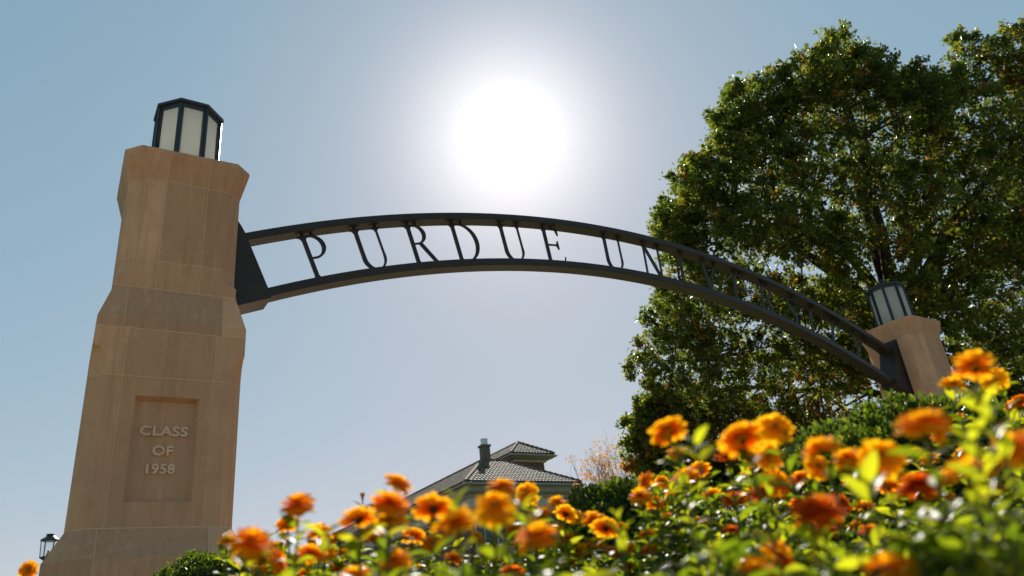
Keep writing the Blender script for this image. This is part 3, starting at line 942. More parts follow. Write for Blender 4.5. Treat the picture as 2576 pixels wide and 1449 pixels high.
    LP, LD, LS, LT = map(np.concatenate, (LP, LD, LS, LT))
    V, F = scatter(OAK_V, OAK_F, rot_mats(len(LP), LD, rng.uniform(0, 6.28, len(LP))), LP - base, LS)
    me = mesh_np('crown', V, F, M['oak_leaf'], False, {'tint': ('FACE', np.repeat(LT, len(OAK_F)))})
    link('crown', me, root)
    mb.build('trunk', M['bark'], root, base, True, False)
    print('oak leaves', len(LP))


oak()


# ------------------------------------------------------------------ small half-bare tree beyond the hedge
def bare_tree(px0, py_top, depth, lean, tall_px, label):
    base = at(px0, 1560, depth); base[2] = 0
    top = at(px0 + lean, py_top, depth)
    root = empty('bare_tree', tuple(base))
    tag(root, label, 'tree', 'thin leaf-shedding trees by the tiled building')
    mb = MB(); LP = []
    def grow(p, d, L, r, lev):
        pts = [p]; q = p.copy()
        for i in range(4):
            d = d + rng.normal(size=3) * 0.10 + np.array([0, 0, 0.05]); d /= np.linalg.norm(d)
            q = q + d * L / 4; pts.append(q.copy())
        mb.tube(pts, list(np.linspace(r, r * 0.55, 5)), 5 if lev < 2 else 3, caps=False)
        if lev >= 4: 
            if rng.random() < 0.5: LP.append(q)
            return
        for i in range(rng.integers(3, 5)):
            k = rng.uniform(0.35, 1.0); b = pts[min(4, int(k * 4.99))]
            nd = d + unit(1)[0] * 0.70; nd[2] += 0.12; nd /= np.linalg.norm(nd)
            grow(b, nd, L * rng.uniform(0.55, 0.78), max(0.007, r * 0.5), lev + 1)
    H = top[2]
    stem_top = base + np.array([0, 0, H * 0.38])
    mb.tube([base, base + np.array([0.03, 0, H * 0.2]), stem_top], [0.10, 0.085, 0.07], 6)
    for q in range(6):
        a = q * 1.047 + 0.3
        grow(stem_top - np.array([0, 0, 0.25 * q * 0.3]), np.array([math.cos(a) * 0.42, math.sin(a) * 0.42, 1.0]), H * rng.uniform(0.26, 0.34), 0.035, 1)
    mb.build('trunk', M['bark'], root, base, False, False)
    LP = np.array(LP); LP = LP[rng.integers(0, len(LP), 900)] + rng.normal(size=(900, 3)) * 0.12
    V, F = scatter(OAK_V, OAK_F, rot_mats(len(LP), unit(len(LP)) + np.array([0, 0, -0.5]), rng.uniform(0, 6, len(LP))), LP - base, rng.uniform(0.09, 0.16, len(LP)))
    link('autumn_leaves', mesh_np('autumn_leaves', V, F, M['orange_leaf'], False, {'tint': ('FACE', np.repeat(rng.random(len(LP)), len(OAK_F)))}), root)


bare_tree(1572, 1072, 34.0, -40, 300, 'thin half bare tree with sparse orange leaves right of the tiled roof')
bare_tree(1650, 1050, 37.0, -40, 300, 'thin half bare tree with few orange leaves, partly behind the oak')


# ------------------------------------------------------------------ clipped boxwood shrubs
def shrub(center, radii, n, leaf, label, seed, yellow=0.03):
    r2 = np.random.default_rng(seed)
    c = np.asarray(center, float); R = np.asarray(radii, float)
    root = empty('boxwood_shrub', (c[0], c[1], 0))
    tag(root, label, 'shrub', 'clipped boxwood shrubs round the flower bed')
    base = np.array([c[0], c[1], 0])
    def surf(d):
        # superellipsoid-ish clipped dome with lumps
        s_ = 1 / (np.abs(d[:, 0] / R[0]) ** 2.4 + np.abs(d[:, 1] / R[1]) ** 2.4 + np.abs(d[:, 2] / R[2]) ** 2.4) ** (1 / 2.4)
        lump = 0.03 * np.sin(d[:, 0] * 9 + seed) + 0.03 * np.sin(d[:, 1] * 11 + 2 * seed) + 0.025 * np.sin(d[:, 2] * 13 + d[:, 0] * 7)
        return d * (s_ * (1 + lump))[:, None]
    d = r2.normal(size=(n, 3)); d[:, 2] = np.abs(d[:, 2]) * np.where(r2.random(n) < 0.82, 1, -1); d /= np.linalg.norm(d, axis=1, keepdims=True)
    P = surf(d) * (1 - np.abs(r2.normal(size=n)) * 0.055)[:, None] + d * np.where(r2.random(n) < 0.02, r2.uniform(0, 0.05, n), 0)[:, None] + c
    k = P[:, 2] > 0.03; P, d = P[k], d[k]; n = len(P)
    # shoots of several leaves
    reps = 5
    P = np.repeat(P, reps, 0) + r2.normal(size=(n * reps, 3)) * leaf * 0.45
    dirs = np.repeat(d, reps, 0) * 0.7 + np.array([0, 0, 0.7]) + r2.normal(size=(n * reps, 3)) * 0.55
    tn = np.clip(np.repeat(r2.uniform(0.1, 0.75, n), reps) + r2.normal(size=n * reps) * 0.14, 0, 0.9)
    tn = np.where(r2.random(n * reps) < yellow, r2.uniform(0.92, 1, n * reps), tn)
    V, F = scatter(BOX_V, BOX_F, rot_mats(len(P), dirs, r2.uniform(0, 6.28, len(P))), P - base, r2.uniform(0.75, 1.25, len(P)) * leaf)
    link('foliage', mesh_np('foliage', V, F, M['box_leaf'], False, {'tint': ('FACE', np.repeat(tn, len(BOX_F)))}), root)
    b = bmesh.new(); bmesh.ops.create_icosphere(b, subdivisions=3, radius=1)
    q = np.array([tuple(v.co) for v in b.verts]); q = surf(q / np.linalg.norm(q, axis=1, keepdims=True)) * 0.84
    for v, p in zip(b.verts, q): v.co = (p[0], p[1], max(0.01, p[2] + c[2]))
    me = bpy.data.meshes.new('light_block_hull'); b.to_mesh(me); b.free(); me.materials.append(M['core'])
    link('light_block_hull', me, root)  # dark closed hull added behind the leaves, stops light passing through


def shrub_px(px, py_top, depth, rx, ry, rz, n, leaf, label, seed, yellow=0.03):
    t_ = at(px, py_top, depth)
    shrub((t_[0], t_[1], t_[2] - rz), (rx, ry, rz), n, leaf, label, seed, yellow)


shrub_px(2270, 1046, 3.3, 0.80, 0.62, 0.60, 7600, 0.026, 'glossy clipped boxwood in front of the farther pillar, highest of the shrubs', 11)
shrub_px(1585, 1224, 3.9, 0.52, 0.45, 0.50, 4800, 0.026, 'dark green clipped boxwood between the tiled roof and the oak', 12)
shrub_px(600, 1391, 5.0, 0.62, 0.45, 0.50, 5200, 0.024, 'fine leaved clipped boxwood at the foot of the near pillar', 13, 0.05)


# ------------------------------------------------------------------ brick building with tiled roofs
def tilemat():
    m, t = material('glazed_roof_tile'); k = NT(t)
    tint = k.attr('tint')
    c = k.ramp(tint, [(0.0, (0.070, 0.060, 0.042)), (0.6, (0.125, 0.100, 0.068)), (1.0, (0.19, 0.13, 0.085))])
    k.out(k.principled(c, 0.72, 0.22))
    return m


def brickmat(name='red_brick', c1=(0.17, 0.085, 0.06, 1), c2=(0.12, 0.055, 0.04, 1)):
    m, t = material(name); k = NT(t)
    br = k.n('ShaderNodeTexBrick'); br.inputs['Scale'].default_value = 4.2
    br.inputs['Color1'].default_value = c1; br.inputs['Color2'].default_value = c2
    br.inputs['Mortar'].default_value = (0.22, 0.17, 0.14, 1); br.inputs['Mortar Size'].default_value = 0.018
    br.inputs['Row Height'].default_value = 0.3
    g = k.n('ShaderNodeNewGeometry'); sp = k.n('ShaderNodeSeparateXYZ'); cb = k.n('ShaderNodeCombineXYZ')
    tcn = k.n('ShaderNodeTexCoord'); k.l(tcn.outputs['Object'], sp.inputs[0])
    k.l(k.m('ADD', sp.outputs[0], sp.outputs[1]), cb.inputs[0]); k.l(sp.outputs[2], cb.inputs[1])
    k.l(cb.outputs[0], br.inputs['Vector'])
    k.out(k.principled(br.outputs[0], 0.9, 0.2))
    return m


M['tile'] = tilemat(); M['brick'] = brickmat()
M['grey_brick'] = brickmat('grey_brick', (0.155, 0.125, 0.105, 1), (0.11, 0.088, 0.075, 1))
M['trim'] = simple('limestone_trim', (0.50, 0.42, 0.34), 0.8, 0.3, nscale=6)
M['cornice'] = simple('weathered_cornice', (0.30, 0.265, 0.22), 0.8, 0.3, nscale=6)
M['zinc'] = simple('zinc_flue', (0.55, 0.57, 0.58), 0.35, 0.5, 0.6, 8)
M['window'] = simple('dark_window_glass', (0.03, 0.04, 0.05), 0.08, 0.6)


def building():
    d1 = np.array([0.0227, 1.0, 0.0]); d1 /= np.linalg.norm(d1)           # along the receding wing
    d2 = np.array([1.0, -0.0227, 0.0]); d2 /= np.linalg.norm(d2)
    C0 = at(1172, 1211, 52.0)                                               # front left eave corner
    ze = C0[2]
    def on_d2(px, py, o, z):        # distance along d2 from o where the sight line crosses
        r = ray(px, py); A_ = np.array([[r[0], -d2[0]], [r[1], -d2[1]]])
        return np.linalg.solve(A_, (o - CAM)[:2])[1]
    LF = on_d2(1464, 1214, C0, ze)
    # ridge corner: C0 + a(d1+d2), height from its sight line
    r = ray(1214, 1160.6)
    dd = d1 * 1.15 + d2
    sol = np.linalg.solve(np.array([[r[0], -dd[0]], [r[1], -dd[1]]]), (C0 - CAM)[:2])
    a_ = sol[1]; zr = CAM[2] + r[2] * sol[0]
    base = np.array([C0[0] + d2[0] * LF / 2, C0[1] + d2[1] * LF / 2, 0])
    root = empty('brick_building', tuple(base))
    tag(root, 'brick building with hipped tile roofs, a raised block and a chimney, far behind the flowers', 'building')
    LD = 46.0

    def pt(o, u, v, z): p = o + d2 * u + d1 * v; return np.array([p[0], p[1], z])

    def roof_face(mb, A, B, C, D, tw=0.30, tl=0.40):
        """barrel tiles over quad: eave A-B, ridge D-C"""
        A, B, C, D = map(np.asarray, (A, B, C, D))
        ex = (B - A); W = np.linalg.norm(ex); ex = ex / W
        nn = np.cross(ex, (D - A)); nn /= np.linalg.norm(nn)
        if nn[2] < 0: nn = -nn
        ey = np.cross(nn, ex)
        if ey[2] < 0: ey = -ey
        H = (D - A) @ ey
        xD, xC = (D - A) @ ex, (C - A) @ ex
        rows = int(H / tl); cols = int(W / tw) + 1
        mb.add([A - nn * 0.05, B - nn * 0.05, C - nn * 0.05, D - nn * 0.05], [(0, 1, 2, 3)], 0.05)
        prof = [(0.5 * math.sin(a_), 0.36 * math.cos(a_)) for a_ in np.linspace(-1.5, 1.5, 6)]
        for i in range(rows):
            y0 = i * tl; ym = y0 + tl / 2
            l_ = xD * ym / H; r_ = W + (xC - W) * ym / H
            for j in range(cols):
                x = (j + 0.5) * tw
                if x < l_ + tw * 0.3 or x > r_ - tw * 0.3: continue
                V = []
                for (yy, hh) in ((y0 - 0.03, 0.035), (y0 + tl, 0.0)):
                    for (px_, pz) in prof:
                        V.append(A + ex * (x + px_ * tw * 1.04) + ey * yy + nn * (pz * tw + hh))
                V += V[:6]
                mb.add(V, [(k, k + 1, k + 7, k + 6) for k in range(5)] + [(17, 16, 15, 14, 13, 12)], float(np.clip(rng.normal(0.5, 0.22), 0, 1)))

    def hipcap(mb, p, q):
        p, q = np.asarray(p), np.asarray(q); L = np.linalg.norm(q - p); n = max(2, int(L / 0.42))
        for i in range(n):
            a, b = p + (q - p) * i / n, p + (q - p) * (i + 1.08) / n
            mb.tube([a + (0, 0, 0.05), b + (0, 0, 0.09)], [0.13, 0.155], 6, float(rng.uniform(0.3, 0.8)))

    def block(o, LU, LV, ze_, zr_, inset, wallh, cs=1.0, nm_roof='roof', tl=0.40, tw=0.30):
        R0 = [pt(o, 0, 0, ze_), pt(o, LU, 0, ze_), pt(o, LU, LV, ze_), pt(o, 0, LV, ze_)]
        i_ = inset
        T0 = [pt(o, i_[0], i_[1], zr_), pt(o, LU - i_[0], i_[1], zr_), pt(o, LU - i_[0], LV - i_[1], zr_), pt(o, i_[0], LV - i_[1], zr_)]
        mb = MB()
        for k in range(4):
            roof_face(mb, R0[k], R0[(k + 1) % 4], T0[(k + 1) % 4], T0[k], tw, tl)
        mb.add([T0[0], T0[1], T0[2], T0[3]], [(0, 1, 2, 3)], 0.2)
        rf = mb.build(nm_roof, M['tile'], root, base, smooth=True, fix=False)
        hb = MB()
        for k in range(4):
            hipcap(hb, R0[k], T0[k])
            if np.linalg.norm(T0[k] - T0[(k + 1) % 4]) > 0.5: hipcap(hb, T0[k], T0[(k + 1) % 4])
        hb.build('ridge_tiles', M['tile'], rf, base, fix=False)
        # gutter, cornice, pale frieze, brick
        def ringz(off, z): return [pt(o, off, off, z), pt(o, LU - off, off, z), pt(o, LU - off, LV - off, z), pt(o, off, LV - off, z)]
        g = MB(); g.loft([ringz(-0.05, ze_ - 0.02), ringz(-0.18, ze_ - 0.10), ringz(-0.18, ze_ - 0.20), ringz(-0.02, ze_ - 0.26)])
        g.build('gutter', M['cornice'], root, base)
        cz = ze_ - 0.26
        g = MB(); g.loft([ringz(0.10, cz - 0.001), ringz(0.12, cz - 0.35 * cs), ringz(0.45, cz - 0.55 * cs), ringz(0.48, cz - 0.75 * cs)]); g.build('cornice', M['cornice'], root, base)
        g = MB(); g.loft([ringz(0.55, cz - 0.75 * cs - 0.002), ringz(0.55, cz - 1.40 * cs), ringz(0.68, cz - 1.48 * cs), ringz(0.68, cz - 1.55 * cs)]); g.build('frieze', M['trim'], root, base)
        g = MB(); g.loft([ringz(0.72, cz - 1.55 * cs - 0.001), ringz(0.72, wallh)]); g.build('wall', M['brick'], root, base)
        return cz

    cz = block(C0, LF, LD, ze, zr, (a_, 1.15 * a_), 0.0)
    # windows of the front and the left wing, below the frieze
    for k in range(5):
        u = 0.72 + (LF - 1.44) * (k + 0.5) / 5
        for zc in (cz - 3.4, cz - 7.2):
            c = pt(C0, u, 0.70, zc)
            f_ = MB(); f_.box(c, (1.5, 0.10, 2.2), [d2, d1, (0, 0, 1)]); fo = f_.build('window', M['trim'], root, base)
            g = MB()
            for sx in (-1, 1): g.box(c + d2 * 0.34 * sx - d1 * 0.056, (0.58, 0.02, 1.95), [d2, d1, (0, 0, 1)])
            g.build('pane', M['window'], fo, base)
    # raised block behind the ridge
    T = at(1286, 1138.8, 63.0)
    def on2(px, py, o):
        r = ray(px, py); return np.linalg.solve(np.array([[r[0], -d2[0]], [r[1], -d2[1]]]), (o - CAM)[:2])[1]
    LU = on2(1395, 1143, T)
    r = ray(1303, 1115.7)
    k_ = np.array([d2[0] * LU / 2, d2[1] * LU / 2])
    # apex on the mid line of the front: T + d2*LU/2 + d1*b
    sol = np.linalg.solve(np.array([[r[0], -d1[0]], [r[1], -d1[1]]]), (T[:2] + k_ - CAM[:2]))
    b_ = sol[1]; za = CAM[2] + r[2] * sol[0]
    print('tower', LU, b_, za - T[2], 'main', LF, a_, zr - ze, ze)
    if b_ < 1.0 or b_ > LU:                       # keep a plausible hip
        b_ = LU / 2
        p_ = T[:2] + k_ + d1[:2] * b_; dpt = (p_ - CAM[:2]) @ fwd[:2]
        za = CAM[2] + r[2] * (np.linalg.norm(p_ - CAM[:2]) / np.linalg.norm(r[:2]))
    block(T, LU, 15.0, T[2], za, (LU / 2 - 0.01, b_), ze - 0.5, 0.22)
    g = MB()
    o = T
    def ring2(off, z): return [pt(o, off, off, z), pt(o, LU - off, off, z), pt(o, LU - off, 15 - off, z), pt(o, off, 15 - off, z)]
    g.loft([ring2(0.62, T[2] - 1.42), ring2(0.55, T[2] - 1.46), ring2(0.62, T[2] - 1.52)], False); g.build('string_course', M['trim'], root, base)
    # chimney
    cb = at(1222, 1165, 60.0); ct_ = at(1220, 1120, 60.0)
    wch = 0.64
    zt = ct_[2]; c = np.array([cb[0], cb[1], 0])
    g = MB(); g.box(c + (0, 0, (zt + ze) / 2), (wch, wch, zt - ze), [d2, d1, (0, 0, 1)]); g.box(c + (0, 0, zt + 0.06), (wch + 0.16, wch + 0.16, 0.16), [d2, d1, (0, 0, 1)])
    ch = g.build('chimney', M['grey_brick'], root, base)
    g = MB(); g.box(c + (0, 0, zt + 0.38), (0.42, 0.42, 0.48), [d2, d1, (0, 0, 1)]); g.box(c + (0, 0, zt + 0.63), (0.5, 0.5, 0.03), [d2, d1, (0, 0, 1)])
    g.build('flue', M['zinc'], ch, base)


building()


# ------------------------------------------------------------------ street lamp beyond the near pillar
def street_lamp():
    D = 26.0
    top = at(127, 1352, D)
    base = np.array([top[0], top[1], 0])
    root = empty('street_lamp', tuple(base))
    tag(root, 'dark post lantern with clear glass beyond the foot of the near pillar', 'street lamp')
    zt = top[2]; z0, z1 = zt - 0.66, zt - 0.10
    mb = MB()
    mb.loft([poly_ring(12, r, z) for r, z in ((0.16, 0), (0.16, 0.25), (0.09, 0.4), (0.06, 0.7), (0.045, z0 - 0.3), (0.07, z0 - 0.24), (0.05, z0 - 0.16), (0.09, z0 - 0.10))])
    mb.build('post', M['lamp_metal'], root)
    mb = MB()
    mb.loft([poly_ring(6, 0.10, z0 - 0.11), poly_ring(6, 0.235, z0 - 0.02), poly_ring(6, 0.245, z0 + 0.02)])
    for i in range(6):
        a = i * math.pi / 3
        mb.tube([(0.225 * math.cos(a), 0.225 * math.sin(a), z0 + 0.01), (0.26 * math.cos(a), 0.26 * math.sin(a), z1 - 0.01)], 0.014, 5)
    mb.loft([poly_ring(6, 0.265, z1 - 0.025), poly_ring(6, 0.28, z1 + 0.0)])
    mb.build('frame', M['lamp_metal'], root)
    mb = MB()
    mb.loft([poly_ring(6, 0.30, z1 + 0.001), poly_ring(6, 0.29, z1 + 0.03), poly_ring(6, 0.15, z1 + 0.13), poly_ring(6, 0.12, z1 + 0.16), poly_ring(6, 0.15, z1 + 0.19), poly_ring(6, 0.14, z1 + 0.21)])
    mb.build('roof', M['lamp_metal'], root)
    for i in range(6):
        a0, a1 = i * math.pi / 3, (i + 1) * math.pi / 3
        q = MB()
        q.add([(0.222 * math.cos(a0), 0.222 * math.sin(a0), z0 + 0.02), (0.222 * math.cos(a1), 0.222 * math.sin(a1), z0 + 0.02), (0.256 * math.cos(a1), 0.256 * math.sin(a1), z1 - 0.025), (0.256 * math.cos(a0), 0.256 * math.sin(a0), z1 - 0.025)], [(0, 1, 2, 3)])
        q.build('glass_pane', M['clear'], root, fix=False)
    q = MB(); q.loft([poly_ring(8, r, z) for r, z in ((0.06, z0 + 0.02), (0.06, z0 + 0.12), (0.03, z0 + 0.13), (0.035, z0 + 0.22), (0.01, z0 + 0.25))])
    q.build('lamp_holder', M['lamp_metal'], root)


street_lamp()
# ==FLOWERS==


# ------------------------------------------------------------------ zinnias
def petal(L, W, curl, n=5):
    V, F, T = [], [], []
    for i in range(n + 1):
        t_ = i / n
        w_ = W * (0.30 + 0.70 * math.sin(min(1, t_ * 1.12 + 0.04) * math.pi * 0.62)) * (1.0 if t_ < 0.82 else math.sqrt(max(0.0, 1 - ((t_ - 0.82) / 0.2) ** 2)))
        z = curl * t_ * t_ * L
        for s_ in (-1, -0.5, 0, 0.5, 1):
            V.append((s_ * w_, t_ * L, z - 0.12 * abs(s_) * w_))
            T.append(t_)
    for i in range(n):
        for j in range(4): F.append((i * 5 + j, i * 5 + j + 1, i * 5 + j + 6, i * 5 + j + 5))
    return np.array(V), np.array(F), np.array(T)


def bloom_mesh(kind, seed, full):
    """unit-radius double zinnia head, axis +z"""
    r2 = np.random.default_rng(seed)
    V, F, T = [], [], []; o = 0
    rings = [(12, 0.10, 0.90, 0.27, -4, -0.10), (11, 0.09, 0.82, 0.25, 10, -0.08), (10, 0.08, 0.66, 0.21, 28, -0.05), (8, 0.06, 0.46, 0.16, 48, 0.0)]
    if full: rings = [(11, 0.10, 0.90, 0.25, -20, -0.16)] + rings
    for ri, (n, r0, L, W, el, curl) in enumerate(rings):
        ph = r2.uniform(0, 6.28)
        for i in range(n):
            a = ph + 2 * math.pi * i / n + r2.normal() * 0.07
            e = R_(el + r2.normal() * 7)
            pv, pf, pt_ = petal(L * r2.uniform(0.88, 1.08), W * r2.uniform(0.88, 1.12), curl + r2.normal() * 0.07)
            ro = r2.normal() * 0.22
            x, y, z = pv.T
            x, z = x * math.cos(ro) - z * math.sin(ro), x * math.sin(ro) + z * math.cos(ro)
            y2, z2 = y * math.cos(e) - z * math.sin(e) + r0, y * math.sin(e) + z * math.cos(e) + 0.060 * ri
            X = x * math.cos(a) - y2 * math.sin(a); Y = x * math.sin(a) + y2 * math.cos(a)
            V.append(np.stack([X, Y, z2], 1)); F.append(pf + o); o += len(pv); T.append(pt_ * 0.75 + r2.uniform(0, 0.25))
    V, F, T = np.concatenate(V), np.concatenate(F), np.concatenate(T)
    return mesh_np('petals', V, F, M['petal_' + kind], True, {'tint': ('POINT', T)})


def bud_mesh(kind):
    r2 = np.random.default_rng(5)
    V, F, T = [], [], []; o = 0
    for ri, (n, L, W, el) in enumerate(((9, 0.9, 0.26, 62), (7, 0.9, 0.22, 74))):
        for i in range(n):
            a = 2 * math.pi * (i + 0.5 * ri) / n; e = R_(el + r2.normal() * 5)
            pv, pf, pt_ = petal(L, W, 0.1); x, y, z = pv.T
            y2, z2 = y * math.cos(e) - z * math.sin(e) + 0.12, y * math.sin(e) + z * math.cos(e)
            V.append(np.stack([x * math.cos(a) - y2 * math.sin(a), x * math.sin(a) + y2 * math.cos(a), z2], 1)); F.append(pf + o); o += len(pv); T.append(pt_)
    return mesh_np('petals', np.concatenate(V), np.concatenate(F), M['petal_' + kind], True, {'tint': ('POINT', np.concatenate(T))})


def lathe_mesh(name, prof, mat, n=12):
    mb = MB(); mb.loft([poly_ring(n, r, z) for r, z in prof])
    me = mesh_np(name, mb.v, mb.f, mat, True, {'tint': ('FACE', [0.5] * len(mb.f))})
    b = bmesh.new(); b.from_mesh(me); bmesh.ops.recalc_face_normals(b, faces=b.faces); b.to_mesh(me); b.free()
    return me


CALYX = lathe_mesh('calyx', [(0.05, -0.34), (0.15, -0.26), (0.22, -0.12), (0.24, -0.02), (0.16, 0.0)], M['calyx'])
DISC = lathe_mesh('flower_centre', [(0.16, 0.0), (0.20, 0.10), (0.19, 0.20), (0.10, 0.27), (0.02, 0.28)], M['disc'])
BLOOM = {(k, v): bloom_mesh(k, 31 + 7 * v + ord(k), v >= 1) for k in 'oydr' for v in range(4)}
BUD = bud_mesh('o')

